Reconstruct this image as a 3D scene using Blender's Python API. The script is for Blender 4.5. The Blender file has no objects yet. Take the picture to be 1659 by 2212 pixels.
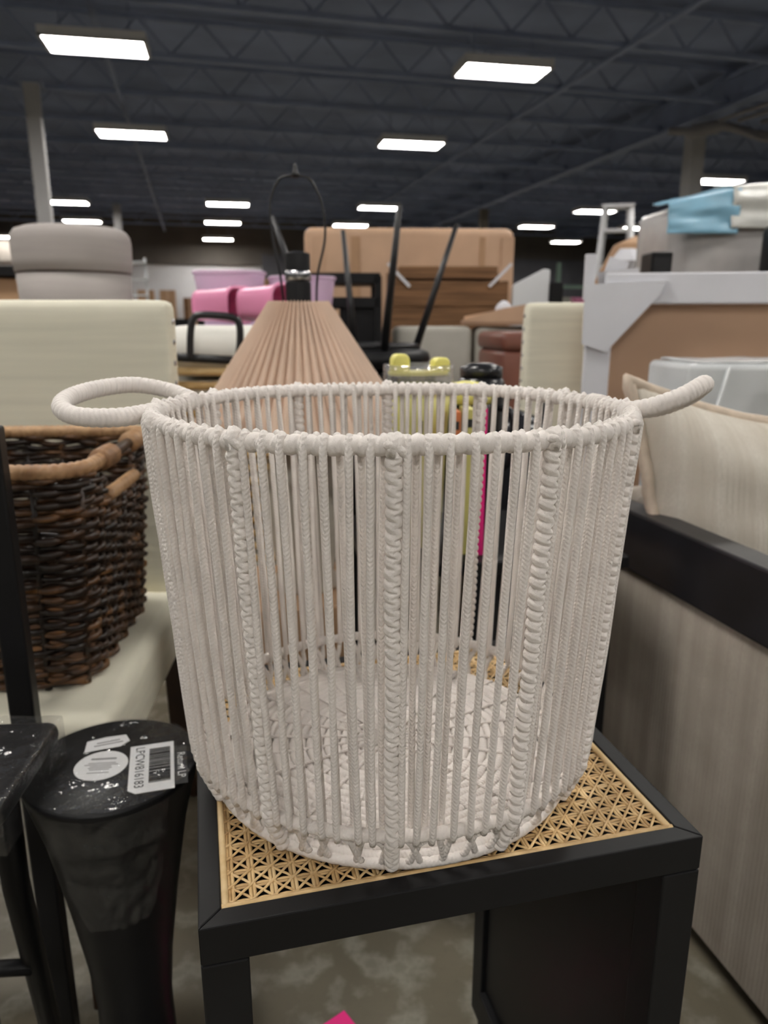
import bpy, bmesh, math, random
from mathutils import Vector, Matrix, noise
random.seed(7)
sc = bpy.context.scene
COL = sc.collection
PI = math.pi

# ------------------------------------------------------------------ camera
CAM_Z = 0.95
PITCH = math.atan(411 / 1600)
cd = bpy.data.cameras.new('camera')
cam = bpy.data.objects.new('camera', cd)
COL.objects.link(cam)
cam.location = (0, 0, CAM_Z)
cam.rotation_euler = (PI / 2 - PITCH, 0, 0)
cd.sensor_fit = 'VERTICAL'
cd.sensor_height = 36.0
cd.lens = 36.0 * 1600 / 2212
cd.clip_start = 0.02
cd.clip_end = 300
cd.dof.use_dof = True
cd.dof.focus_distance = 0.47
cd.dof.aperture_fstop = 8.5
sc.camera = cam

# ------------------------------------------------------------------ world, exposure
w = bpy.data.worlds.new('world')
sc.world = w
w.use_nodes = True
w.node_tree.nodes['Background'].inputs[0].default_value = (0.5, 0.55, 0.65, 1)
w.node_tree.nodes['Background'].inputs[1].default_value = 0.02
sc.view_settings.view_transform = 'Standard'
sc.view_settings.look = 'None'
sc.view_settings.gamma = 1
sc.view_settings.use_curve_mapping = False
sc.view_settings.exposure = 0.72
LAMP = 26.0            # radiance of the fluorescent troffers
sc.cycles.use_denoising = True
sc.cycles.max_bounces = 8
sc.cycles.transparent_max_bounces = 16
sc.cycles.sample_clamp_indirect = 6.0

YAW = math.radians(13.9)          # everything in the hall shares this grid direction
E1 = Vector((math.cos(YAW), math.sin(YAW), 0))
E2 = Vector((-math.sin(YAW), math.cos(YAW), 0))


# ------------------------------------------------------------------ materials
def nt(name):
    m = bpy.data.materials.new(name)
    m.use_nodes = True
    t = m.node_tree
    return m, t, t.nodes, t.links, t.nodes['Principled BSDF']


def mix_rgb(n, l, fac, a, b):
    x = n.new('ShaderNodeMix'); x.data_type = 'RGBA'
    if isinstance(fac, float): x.inputs[0].default_value = fac
    else: l.new(fac, x.inputs[0])
    for i, v in ((6, a), (7, b)):
        if isinstance(v, tuple): x.inputs[i].default_value = (*v, 1)
        else: l.new(v, x.inputs[i])
    return x.outputs[2]


def bump(n, l, p, h, s, d=0.001):
    b = n.new('ShaderNodeBump')
    b.inputs['Strength'].default_value = s
    b.inputs['Distance'].default_value = d
    l.new(h, b.inputs['Height'])
    l.new(b.outputs[0], p.inputs['Normal'])


def noise_tex(n, l, scale, detail=3, vec=None, stretch=None, coord='Object'):
    tx = n.new('ShaderNodeTexNoise')
    tx.inputs['Scale'].default_value = scale
    tx.inputs['Detail'].default_value = detail
    tc = n.new('ShaderNodeTexCoord')
    src = tc.outputs[coord]
    if stretch:
        mp = n.new('ShaderNodeMapping'); mp.inputs['Scale'].default_value = stretch
        l.new(src, mp.inputs[0]); src = mp.outputs[0]
    l.new(src, tx.inputs['Vector'])
    return tx.outputs[0]


def ramp(n, l, src, stops):
    r = n.new('ShaderNodeValToRGB')
    e = r.color_ramp.elements
    while len(e) < len(stops): e.new(0.5)
    for el, (p, c) in zip(e, stops):
        el.position = p
        el.color = (*c, 1) if isinstance(c, tuple) else (c, c, c, 1)
    l.new(src, r.inputs[0])
    return r.outputs[0]


def plain(name, col, rough=0.6, var=0.08, scale=30, metal=0.0, bmp=0.0, bscale=None, spec=0.5, coat=0.0, sheen=0.0):
    m, t, n, l, p = nt(name)
    f = noise_tex(n, l, scale)
    lo = tuple(c * (1 - var) for c in col); hi = tuple(min(1, c * (1 + var)) for c in col)
    l.new(ramp(n, l, f, [(0.3, lo), (0.7, hi)]), p.inputs['Base Color'])
    p.inputs['Roughness'].default_value = rough
    p.inputs['Metallic'].default_value = metal
    p.inputs['Specular IOR Level'].default_value = spec
    p.inputs['Coat Weight'].default_value = coat
    p.inputs['Sheen Weight'].default_value = sheen
    if bmp: bump(n, l, p, noise_tex(n, l, bscale or scale * 4), bmp)
    return m


def weave(name, col, rough=0.9, scale=700, var=0.1, streak=(1, 1, 1), sscale=12, bmp=0.3, rot=0):
    """linen-like cloth: fine crossed threads plus soft streaks"""
    m, t, n, l, p = nt(name)
    f = noise_tex(n, l, sscale, 4, stretch=streak)
    lo = tuple(c * (1 - var) for c in col); hi = tuple(min(1, c * (1 + var)) for c in col)
    l.new(ramp(n, l, f, [(0.32, lo), (0.68, hi)]), p.inputs['Base Color'])
    p.inputs['Roughness'].default_value = rough
    p.inputs['Specular IOR Level'].default_value = 0.2
    bump(n, l, p, noise_tex(n, l, scale, 2), bmp, 0.0006)
    return m


def stripe_cloth(name, axis, base, light, dark, freq=60):
    """slubby striped upholstery: stripes vary along one object axis, fine threads on both"""
    m, t, n, l, p = nt(name)
    st = [0.02, 0.02, 0.02]; st[axis] = 1
    f1 = noise_tex(n, l, freq, 4, stretch=tuple(st))
    st2 = [0.35, 0.35, 0.35]; st2[axis] = 1
    f2 = noise_tex(n, l, 420, 2, stretch=tuple(st2))
    f3 = noise_tex(n, l, 14, 3)
    c = ramp(n, l, f1, [(0.3, dark), (0.5, base), (0.68, light)])
    c = mix_rgb(n, l, f2, c, tuple(x * 0.82 for x in base))
    c2 = mix_rgb(n, l, 0.75, ramp(n, l, f3, [(0.3, dark), (0.7, light)]), c)
    l.new(c2, p.inputs['Base Color'])
    p.inputs['Roughness'].default_value = 0.95
    p.inputs['Specular IOR Level'].default_value = 0.1
    wv = n.new('ShaderNodeTexWave'); wv.bands_direction = 'XYZ'[axis]; wv.inputs['Scale'].default_value = 42; wv.inputs['Distortion'].default_value = 0.6; wv.inputs['Detail'].default_value = 1
    tc = n.new('ShaderNodeTexCoord'); l.new(tc.outputs['Object'], wv.inputs['Vector'])
    ad = n.new('ShaderNodeMath'); ad.operation = 'MULTIPLY_ADD'; l.new(f2, ad.inputs[0]); ad.inputs[1].default_value = 0.9; l.new(wv.outputs[1], ad.inputs[2])
    bump(n, l, p, ad.outputs[0], 0.55, 0.0012)
    return m


def cord_mat(name, col, F=90, amp=0.6):
    """braided cotton: chevron relief from tube UVs (u round, v metres along)"""
    m, t, n, l, p = nt(name)
    uv = n.new('ShaderNodeUVMap')
    sp = n.new('ShaderNodeSeparateXYZ'); l.new(uv.outputs[0], sp.inputs[0])

    def mth(op, a, b=None):
        x = n.new('ShaderNodeMath'); x.operation = op
        for i, v in enumerate((a, b)):
            if v is None: continue
            if isinstance(v, (int, float)): x.inputs[i].default_value = v
            else: l.new(v, x.inputs[i])
        return x.outputs[0]
    fr = mth('PINGPONG', mth('MULTIPLY', sp.outputs[0], 4.0), 1.0)
    ph = mth('ADD', mth('MULTIPLY', sp.outputs[1], F * 2 * PI), mth('MULTIPLY', fr, 5.0))
    hgt = mth('MULTIPLY', mth('SINE', ph), 0.5)
    fz = noise_tex(n, l, 1400, 2)
    hh = mth('ADD', hgt, mth('MULTIPLY', fz, 1.2))
    bump(n, l, p, hh, amp, 0.0007)
    f = noise_tex(n, l, 45, 3)
    lo = tuple(c * 0.93 for c in col); hi = tuple(min(1, c * 1.04) for c in col)
    l.new(ramp(n, l, f, [(0.3, lo), (0.7, hi)]), p.inputs['Base Color'])
    p.inputs['Roughness'].default_value = 0.95
    p.inputs['Specular IOR Level'].default_value = 0.12
    p.inputs['Sheen Weight'].default_value = 0.15
    return m


def object_random_mat(name, stops, rough=0.6, nscale=60, stretch=None, bmp=0.3):
    m, t, n, l, p = nt(name)
    oi = n.new('ShaderNodeObjectInfo')
    f = noise_tex(n, l, nscale, 4, stretch=stretch)
    a = n.new('ShaderNodeMath'); a.operation = 'MULTIPLY_ADD'
    l.new(oi.outputs['Random'], a.inputs[0]); a.inputs[1].default_value = 0.35
    s = n.new('ShaderNodeMath'); s.operation = 'MULTIPLY'; l.new(f, s.inputs[0]); s.inputs[1].default_value = 0.7
    l.new(s.outputs[0], a.inputs[2])
    l.new(ramp(n, l, a.outputs[0], stops), p.inputs['Base Color'])
    p.inputs['Roughness'].default_value = rough
    bump(n, l, p, f, bmp, 0.001)
    return m


def film_mat(name, tint=(1, 1, 1), alpha=0.22, rough=0.12, nscale=35, bmp=0.9, dist=0.004, gloss=0.0):
    """thin clear plastic: mostly see-through, a little milky, with wrinkled glossy glints"""
    m, t, n, l, p = nt(name)
    out = n['Material Output']
    tr = n.new('ShaderNodeBsdfTransparent'); tr.inputs[0].default_value = (0.97, 0.97, 0.97, 1)
    p.inputs['Base Color'].default_value = (*tint, 1)
    p.inputs['Roughness'].default_value = rough
    p.inputs['Specular IOR Level'].default_value = 0.8
    h = noise_tex(n, l, nscale, 5)
    bump(n, l, p, h, bmp, dist)
    mx = n.new('ShaderNodeMixShader'); mx.inputs[0].default_value = alpha
    l.new(tr.outputs[0], mx.inputs[1]); l.new(p.outputs[0], mx.inputs[2])
    res = mx.outputs[0]
    if gloss:
        g = n.new('ShaderNodeBsdfGlossy'); g.inputs['Roughness'].default_value = rough
        l.new(p.inputs['Normal'].links[0].from_socket, g.inputs['Normal'])
        m2 = n.new('ShaderNodeMixShader'); m2.inputs[0].default_value = gloss
        l.new(res, m2.inputs[1]); l.new(g.outputs[0], m2.inputs[2]); res = m2.outputs[0]
    l.new(res, out.inputs[0])
    return m


def emit(name, col, s):
    m, t, n, l, p = nt(name)
    p.inputs['Base Color'].default_value = (0.9, 0.9, 0.9, 1)
    p.inputs['Emission Color'].default_value = (*col, 1)
    p.inputs['Emission Strength'].default_value = s
    return m


def concrete():
    m, t, n, l, p = nt('concrete_floor')
    f = noise_tex(n, l, 3.0, 8)
    f2 = noise_tex(n, l, 17.0, 14)
    f3 = noise_tex(n, l, 90, 4)
    c = ramp(n, l, f, [(0.3, (0.10, 0.088, 0.06)), (0.6, (0.16, 0.14, 0.10)), (0.8, (0.20, 0.18, 0.14))])
    c = mix_rgb(n, l, ramp(n, l, f2, [(0.48, 0.0), (0.60, 0.5), (0.68, 0.25)]), c, (0.34, 0.33, 0.28))
    c = mix_rgb(n, l, ramp(n, l, f3, [(0.55, 0.0), (0.75, 0.35)]), c, (0.12, 0.10, 0.075))
    l.new(c, p.inputs['Base Color'])
    p.inputs['Roughness'].default_value = 0.45
    bump(n, l, p, f3, 0.15)
    return m


MT = dict(
    cotton=cord_mat('cotton_cord', (0.79, 0.735, 0.69), F=330, amp=0.45),
    cotton_wrap=cord_mat('cotton_wrap', (0.80, 0.745, 0.70), F=300, amp=0.35),
    lacquer=plain('black_lacquer', (0.006, 0.006, 0.007), 0.5, 0.3, 8, bmp=0.05, bscale=200, spec=0.3),
    satin=plain('black_satin', (0.005, 0.005, 0.006), 0.45, 0.3, 10, spec=0.3),
    arm=plain('charcoal_stained_wood', (0.013, 0.013, 0.016), 0.36, 0.35, 12, bmp=0.08, bscale=160),
    cane=object_random_mat('cane', [(0.25, (0.42, 0.26, 0.11)), (0.5, (0.62, 0.42, 0.20)), (0.75, (0.74, 0.55, 0.30))], 0.45, 90, None, 0.2),
    film=film_mat('clear_film', tint=(0.4, 0.4, 0.4), alpha=0.035, rough=0.07, nscale=24, bmp=1.0, dist=0.014, gloss=0.10),
    film_tape=film_mat('clear_tape', tint=(0.5, 0.5, 0.48), alpha=0.03, rough=0.12, nscale=34, bmp=1.0, dist=0.014, gloss=0.06),
    paper=plain('white_paper', (0.78, 0.78, 0.78), 0.5, 0.03),
    ink=plain('black_ink', (0.02, 0.02, 0.02), 0.6),
    grey_ink=plain('grey_ink', (0.25, 0.25, 0.25), 0.6),
    wicker=object_random_mat('water_hyacinth', [(0.30, (0.007, 0.004, 0.0025)), (0.52, (0.022, 0.011, 0.006)), (0.66, (0.07, 0.032, 0.013)), (0.82, (0.24, 0.11, 0.035))], 0.42, 26, (1, 1, 2.5), 0.5),
    wicker_rim=object_random_mat('rattan_wrap', [(0.2, (0.12, 0.055, 0.025)), (0.5, (0.30, 0.16, 0.075)), (0.75, (0.46, 0.28, 0.14))], 0.5, 60, None, 0.4),
    linen=weave('cream_linen', (0.78, 0.745, 0.61), streak=(0.3, 1, 6), var=0.05),
    brown_wood=plain('dark_brown_wood', (0.035, 0.016, 0.008), 0.4, 0.3, 14),
    stripe_v=stripe_cloth('striped_upholstery', 1, (0.40, 0.35, 0.30), (0.52, 0.47, 0.41), (0.27, 0.23, 0.195), 34),
    stripe_p=stripe_cloth('striped_pillow', 0, (0.62, 0.57, 0.49), (0.75, 0.71, 0.63), (0.46, 0.40, 0.32), 42),
    piping=weave('beige_piping', (0.60, 0.50, 0.40), var=0.12, sscale=40),
    shade=weave('tan_pleated_cloth', (0.64, 0.48, 0.375), streak=(1, 1, 0.2), var=0.06, sscale=20),
    metal_black=plain('black_metal', (0.008, 0.008, 0.010), 0.38, 0.2, metal=0.0),
    chrome=plain('chrome', (0.6, 0.6, 0.62), 0.2, 0.02, metal=1.0),
    yellow=plain('pale_yellow_plastic', (0.80, 0.74, 0.20), 0.35, 0.03),
    yellow_body=plain('muted_yellow_plastic', (0.62, 0.58, 0.19), 0.4, 0.05),
    pinkhot=plain('hot_pink_paper', (0.95, 0.02, 0.26), 0.55, 0.03),
    orange=plain('orange_plastic', (0.65, 0.2, 0.07), 0.5),
    pink=plain('pink_plastic', (0.84, 0.30, 0.50), 0.3, 0.05, 6),
    lavender=film_mat('lavender_plastic', (0.78, 0.58, 0.76), 0.62, 0.3, 12, 0.5),
    acrylic=film_mat('clear_acrylic', (0.85, 0.85, 0.92), 0.14, 0.06, 20, 0.15, 0.001, 0.14),
    cardboard=plain('cardboard', (0.46, 0.28, 0.16), 0.75, 0.1, 5),
    cardboard_pale=plain('pale_cardboard', (0.58, 0.375, 0.245), 0.6, 0.12, 4),
    hardboard=plain('brown_hardboard', (0.56, 0.36, 0.235), 0.6, 0.06, 3),
    woodbox=weave('brown_wood_crate', (0.20, 0.105, 0.052), streak=(0.4, 1, 8), var=0.35, sscale=8, rough=0.6),
    foam=plain('white_cardboard', (0.70, 0.70, 0.74), 0.6, 0.04, 6),
    grey_card=plain('grey_cardboard', (0.50, 0.49, 0.50), 0.7, 0.04, 6),
    grey_fabric=weave('taupe_grey_fabric', (0.40, 0.365, 0.345), streak=(0.3, 0.3, 5), var=0.05),
    leather=plain('red_brown_leather', (0.18, 0.065, 0.045), 0.4, 0.12, 20),
    blue_film=plain('light_blue_plastic', (0.27, 0.52, 0.69), 0.28, 0.12, 9, bmp=0.6, bscale=14),
    white_film=plain('milky_plastic', (0.68, 0.68, 0.64), 0.25, 0.10, 9, bmp=0.6, bscale=14),
    grey_film=plain('grey_milky_plastic', (0.46, 0.44, 0.43), 0.25, 0.12, 8, bmp=0.7, bscale=12),
    white_gloss=plain('white_plastic_bag', (0.62, 0.64, 0.65), 0.18, 0.06, 9, bmp=0.7, bscale=16),
    white_cloth=weave('white_cushion', (0.76, 0.74, 0.68), var=0.03),
    bamboo=object_random_mat('bamboo', [(0.25, (0.42, 0.25, 0.09)), (0.5, (0.62, 0.42, 0.18)), (0.75, (0.72, 0.52, 0.26))], 0.4, 30),
    column=plain('column_paint', (0.52, 0.51, 0.51), 0.6, 0.06, 3),
    column_brown=plain('brown_column_paint', (0.22, 0.19, 0.16), 0.6, 0.06, 3),
    steel_dark=plain('painted_roof_steel', (0.27, 0.32, 0.46), 0.6, 0.15, 1.5),
    deck=plain('painted_roof_deck', (0.26, 0.31, 0.46), 0.8, 0.18, 0.8),
    pipe=plain('grey_pipe_lagging', (0.30, 0.29, 0.30), 0.7, 0.1, 4),
    wall=plain('white_wall_paint', (0.80, 0.80, 0.82), 0.8, 0.05, 1),
    wall_dark=plain('dark_wall_paint', (0.12, 0.12, 0.135), 0.8, 0.15, 1),
    band=plain('brown_wall_band', (0.13, 0.115, 0.10), 0.8, 0.15, 1),
    housing=plain('lamp_housing', (0.7, 0.7, 0.7), 0.4, 0.03),
    lamp=emit('fluorescent_diffuser', (1.0, 0.965, 0.91), LAMP),
    green=plain('green_rack_paint', (0.16, 0.24, 0.19), 0.5, 0.1, 3),
    alu=plain('aluminium', (0.55, 0.55, 0.56), 0.4, 0.05, metal=0.6),
    leaf=plain('grey_green_cloth', (0.14, 0.17, 0.10), 0.8, 0.2, 30),
    pale_grey=weave('pale_grey_upholstery', (0.45, 0.43, 0.38), var=0.05),
    red=plain('red_plastic', (0.45, 0.03, 0.05), 0.5),
    white_paint=plain('white_laminate', (0.72, 0.74, 0.76), 0.35, 0.03, 4),
    floor=concrete(),
    ceramic=plain('cream_ceramic', (0.55, 0.50, 0.43), 0.3, 0.05),
    cup_dark=plain('black_plastic', (0.015, 0.015, 0.018), 0.25, 0.2),
)


# ------------------------------------------------------------------ mesh builder
class MB:
    def __init__(self):
        self.v = []; self.f = []; self.uv = []

    def add(self, vs, fs, uvs=None):
        o = len(self.v)
        self.v += [tuple(p) for p in vs]
        for i, f in enumerate(fs):
            self.f.append([o + k for k in f])
            self.uv.append(uvs[i] if uvs else [(0, 0)] * len(f))
        return self

    def box(self, c, s, rot=None):
        x, y, z = (k / 2 for k in s)
        vs = [Vector((sx * x, sy * y, sz * z)) for sz in (-1, 1) for sy in (-1, 1) for sx in (-1, 1)]
        if rot is not None: vs = [rot @ q for q in vs]
        c = Vector(c)
        return self.add([q + c for q in vs], [(0, 2, 3, 1), (4, 5, 7, 6), (0, 1, 5, 4), (2, 6, 7, 3), (0, 4, 6, 2), (1, 3, 7, 5)])

    def bar(self, a, b, wd, ht):
        """rectangular bar from a to b"""
        a = Vector(a); b = Vector(b); d = (b - a)
        rot = d.to_track_quat('X', 'Z').to_matrix()
        return self.box((a + b) / 2, (d.length, wd, ht), rot)

    def tube(self, pts, r, n=8, closed=False, rmod=None, up=None):
        pts = [Vector(p) for p in pts]
        N = len(pts)
        rs = r if isinstance(r, (list, tuple)) else [r] * N
        nrm = None; L = 0; rings = []; Ls = []
        for i in range(N):
            if closed: t = pts[(i + 1) % N] - pts[i - 1]
            else: t = pts[min(i + 1, N - 1)] - pts[max(i - 1, 0)]
            t.normalize()
            if nrm is None:
                nrm = (up or Vector((0, 0, 1)))
                if abs(nrm.dot(t)) > 0.95: nrm = Vector((1, 0, 0))
            nrm = (nrm - t * nrm.dot(t)).normalized()
            b = t.cross(nrm)
            if i: L += (pts[i] - pts[i - 1]).length
            Ls.append(L)
            ring = []
            for k in range(n):
                a = 2 * PI * k / n
                rr = rs[i] * (rmod(L, a) if rmod else 1)
                ring.append(pts[i] + (nrm * math.cos(a) + b * math.sin(a)) * rr)
            rings.append(ring)
        vs = [p for ring in rings for p in ring]
        fs = []; uvs = []
        M = N if closed else N - 1
        for i in range(M):
            j = (i + 1) % N
            l1 = Ls[j] if j else Ls[-1] + (pts[0] - pts[-1]).length
            for k in range(n):
                k2 = (k + 1) % n
                fs.append((i * n + k, i * n + k2, j * n + k2, j * n + k))
                uvs.append([(k / n, Ls[i]), ((k + 1) / n, Ls[i]), ((k + 1) / n, l1), (k / n, l1)])
        if not closed:
            fs.append(tuple(range(n))[::-1]); uvs.append([(0, 0)] * n)
            fs.append(tuple((N - 1) * n + k for k in range(n))); uvs.append([(0, 0)] * n)
        return self.add(vs, fs, uvs)

    def lathe(self, prof, n=32, c=(0, 0, 0), rmod=None, cap=True):
        c = Vector(c); vs = []; fs = []
        for r, z in prof:
            for k in range(n):
                a = 2 * PI * k / n
                rr = r * (rmod(k, z) if rmod else 1)
                vs.append(c + Vector((rr * math.cos(a), rr * math.sin(a), z)))
        for i in range(len(prof) - 1):
            for k in range(n):
                k2 = (k + 1) % n
                fs.append((i * n + k, i * n + k2, (i + 1) * n + k2, (i + 1) * n + k))
        if cap:
            fs.append(tuple(range(n))[::-1]); fs.append(tuple((len(prof) - 1) * n + k for k in range(n)))
        return self.add(vs, fs)

    def grid(self, fn, nu, nv, closed_u=False):
        vs = [fn(i / nu, j / nv) for j in range(nv + 1) for i in range(nu + (0 if closed_u else 1))]
        w_ = nu + (0 if closed_u else 1)
        fs = []; uvs = []
        for j in range(nv):
            for i in range(nu):
                i2 = (i + 1) % w_
                fs.append((j * w_ + i, j * w_ + i2, (j + 1) * w_ + i2, (j + 1) * w_ + i))
                uvs.append([(i / nu, j / nv), ((i + 1) / nu, j / nv), ((i + 1) / nu, (j + 1) / nv), (i / nu, (j + 1) / nv)])
        return self.add(vs, fs, uvs)

    def prism(self, poly, z0, z1):
        n = len(poly)
        vs = [(x, y, z0) for x, y in poly] + [(x, y, z1) for x, y in poly]
        fs = [tuple(range(n))[::-1], tuple(range(n, 2 * n))] + [(i, (i + 1) % n, n + (i + 1) % n, n + i) for i in range(n)]
        return self.add(vs, fs)

    def mesh(self, name, smooth=False):
        me = bpy.data.meshes.new(name)
        me.from_pydata(self.v, [], self.f)
        uvl = me.uv_layers.new(name='UVMap')
        i = 0
        flat = [c for f in self.uv for q in f for c in q]
        uvl.data.foreach_set('uv', flat)
        if smooth: me.polygons.foreach_set('use_smooth', [True] * len(me.polygons))
        me.update()
        return me

    def build(self, name, mat, parent=None, smooth=False, bevel=0.0, seg=2, solid=0.0, sub=0, loc=None, rot=None):
        me = self.mesh(name, smooth)
        return place(name, me, mat, parent, bevel, seg, solid, sub, loc, rot)


def place(name, me, mat, parent=None, bevel=0.0, seg=2, solid=0.0, sub=0, loc=None, rot=None):
    if mat is not None and not me.materials: me.materials.append(MT[mat])
    o = bpy.data.objects.new(name, me)
    COL.objects.link(o)
    if parent: o.parent = parent
    if loc: o.location = loc
    if rot: o.rotation_euler = rot
    if solid:
        s = o.modifiers.new('solid', 'SOLIDIFY'); s.thickness = solid; s.offset = 0
    if bevel:
        b = o.modifiers.new('bevel', 'BEVEL'); b.width = bevel; b.segments = seg; b.limit_method = 'ANGLE'; b.angle_limit = 0.6
        if seg > 2: me.polygons.foreach_set('use_smooth', [True] * len(me.polygons))
    if sub:
        s = o.modifiers.new('sub', 'SUBSURF'); s.levels = s.render_levels = sub
    return o


def thing(name, label, cat, loc=(0, 0, 0), rotz=0.0, group=None):
    o = bpy.data.objects.new(name, None)
    COL.objects.link(o)
    o.location = loc; o.rotation_euler = (0, 0, rotz); o.empty_display_size = 0.05
    return tag(o, label, cat, group)


def tag(o, label, cat, group=None, kind=None):
    o['label'] = label; o['category'] = cat
    if group: o['group'] = group
    if kind: o['kind'] = kind
    return o


def struct(name, mb, mat, parent=None, **k):
    o = mb.build(name, mat, parent, **k)
    o['kind'] = 'structure'
    return o


def catmull(P, n=8, closed=False):
    P = [Vector(p) for p in P]; out = []; N = len(P)
    for i in range(N if closed else N - 1):
        g = (lambda k: P[k % N]) if closed else (lambda k: P[max(0, min(N - 1, k))])
        a, b, c, d = g(i - 1), g(i), g(i + 1), g(i + 2)
        for s in range(n):
            t = s / n
            out.append(0.5 * ((2 * b) + (c - a) * t + (2 * a - 5 * b + 4 * c - d) * t * t + (3 * b - a - 3 * c + d) * t ** 3))
    if not closed: out.append(P[-1])
    return out


def text_mesh(s, size, name):
    cu = bpy.data.curves.new(name, 'FONT'); cu.body = s; cu.size = size; cu.align_x = 'CENTER'; cu.align_y = 'CENTER'
    cu.resolution_u = 3
    ob = bpy.data.objects.new(name, cu); COL.objects.link(ob)
    bpy.context.view_layer.update()
    me = bpy.data.meshes.new_from_object(ob.evaluated_get(bpy.context.evaluated_depsgraph_get()))
    bpy.data.objects.remove(ob); bpy.data.curves.remove(cu)
    me.name = name
    return me


def wrap_mod(pitch, amp, slant=1.0):
    """radius profile of cord turns wrapped round a core"""
    def f(L, a):
        ph = (L / pitch + slant * a / (2 * PI)) % 1.0
        return 1 - amp + amp * math.sqrt(max(0, 1 - (2 * ph - 1) ** 2))
    return f


# ================================================================== THE HALL
floor = struct('floor', MB().box((0, 20, -0.05), (70, 76, 0.1)), 'floor')
def hall(u, v, z=0.0):          # hall grid: u across, v along the rows of lights
    q = E1 * u + E2 * v
    return (q.x, q.y, z)

ceil = struct('ceiling', MB().box((0, 0, 5.35), (60, 90, 0.1)), 'deck', loc=hall(0, 16), rot=(0, 0, YAW))
for k in range(26):       # open-web joists running across the hall
    v = -12 + k * 2.0 + 0.6
    b = MB()
    b.box((0, v, 4.72), (58, 0.09, 0.07)).box((0, v, 5.2), (58, 0.09, 0.07))
    for i in range(64):
        x = -28 + i * 0.9
        b.bar((x, v, 4.75), (x + 0.45, v, 5.2), 0.03, 0.03).bar((x + 0.45, v, 5.2), (x + 0.9, v, 4.75), 0.03, 0.03)
    b.build('roof_joist', 'steel_dark', ceil)
for u in (-15.6, -8.2, 9.4, 17.0):       # girders along the hall
    MB().box((u, 3, 4.62), (0.26, 64, 0.05)).box((u, 3, 5.1), (0.26, 64, 0.05)).box((u, 3, 4.86), (0.06, 64, 0.46)).build('roof_girder', 'steel_dark', ceil)
for u in (-11.0, -1.0, 6.1):
    MB().tube([(u, -16, 4.66), (u, 34, 4.66)], 0.045, 8).build('ceiling_conduit', 'steel_dark', ceil)

def wall(name, u0, v0, u1, v1, mat, z1=5.3):
    a = Vector(hall(u0, v0)); b = Vector(hall(u1, v1))
    return struct(name, MB().bar((a.x, a.y, z1 / 2), (b.x, b.y, z1 / 2), 0.2, z1), mat)
wall('wall_back', -29, 34.6, 29, 34.6, 'wall')
wall('wall_front', -29, -17, 29, -17, 'wall_dark')
wall('wall_left', -29, -17, -29, 34.6, 'wall_dark')
wall('wall_right', 29, -17, 29, 34.6, 'wall_dark')
a = Vector(hall(-28.8, 34.4)); b = Vector(hall(28.8, 34.4))
struct('trim_1', MB().bar((a.x, a.y, 4.3), (b.x, b.y, 4.3), 0.12, 1.95), 'band')
a = Vector(hall(3, 34.3)); b = Vector(hall(28.8, 34.3))
struct('trim_2', MB().bar((a.x, a.y, 1.9), (b.x, b.y, 1.9), 0.1, 3.8), 'wall_dark')


# ------------------------------------------------------------------ ceiling lights
LW, LD = 1.22, 0.61
lh = MB().box((0, 0, 0.055), (LW, LD, 0.09)); lh.box((0, LD / 2 - 0.012, 0.0), (LW, 0.024, 0.03)).box((0, -LD / 2 + 0.012, 0.0), (LW, 0.024, 0.03))
lh.box((LW / 2 - 0.02, 0, 0.0), (0.04, LD, 0.03)).box((-LW / 2 + 0.02, 0, 0.0), (0.04, LD, 0.03))
lh_me = lh.mesh('housing')
ld_me = MB().box((0, 0, 0.0), (LW - 0.08, LD - 0.05, 0.012)).mesh('diffuser')
lr_me = MB().tube([(-0.4, 0, 0.1), (-0.4, 0, 0.55)], 0.008, 6).tube([(0.4, 0, 0.1), (0.4, 0, 0.55)], 0.008, 6).mesh('hanger')
def lamp_at(x, y, label, group):
    t = thing('ceiling_light', label, 'ceiling light', (x, y, 4.2), YAW * 0.8, group)
    place('housing', lh_me, 'housing', t); place('diffuser', ld_me, 'lamp', t); place('hanger', lr_me, 'steel_dark', t)
G = 'fluorescent ceiling lights'
for x, y, lab in [
    (-3.505, 10.151, 'largest lit ceiling light at upper left, above the white column top'),
    (-4.511, 14.522, 'lit ceiling light just below the largest one at upper left'),
    (-4.459, 22.658, 'upper of the three stacked ceiling lights left of the lamp harp'),
    (-5.464, 26.737, 'middle of the three stacked ceiling lights left of the lamp harp'),
    (-6.758, 31.976, 'lowest of the three stacked ceiling lights left of the lamp harp'),
    (-8.942, 22.32, 'lit ceiling light touching the right side of the white column'),
    (-10.074, 26.379, 'lit ceiling light directly above the grey round ottoman'),
    (-15.118, 31.125, 'ceiling light cut by the left picture edge beside the ottoman'),
    (1.588, 11.1, 'largest lit ceiling light at upper right of centre'),
    (0.513, 15.308, 'lit ceiling light below and left of the large upper right one'),
    (-0.157, 23.368, 'lit ceiling light above the large tan carton, between two stool legs'),
    (-1.17, 27.484, 'lit ceiling light overlapping the top edge of the tan carton'),
    (5.377, 27.874, 'lit ceiling light just right of the large tan carton'),
    (7.657, 33.062, 'lowest and smallest lit ceiling light above the white cabinet panel'),
    (7.957, 19.129, 'lit ceiling light right above the blue plastic wrapped furniture'),
    (6.422, 24.125, 'lit ceiling light touching the top of the stepladder'),
    (9.078, 28.276, 'lit ceiling light between the stepladder and the blue wrapped furniture'),
]:
    lamp_at(x, y, lab, G)
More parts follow.
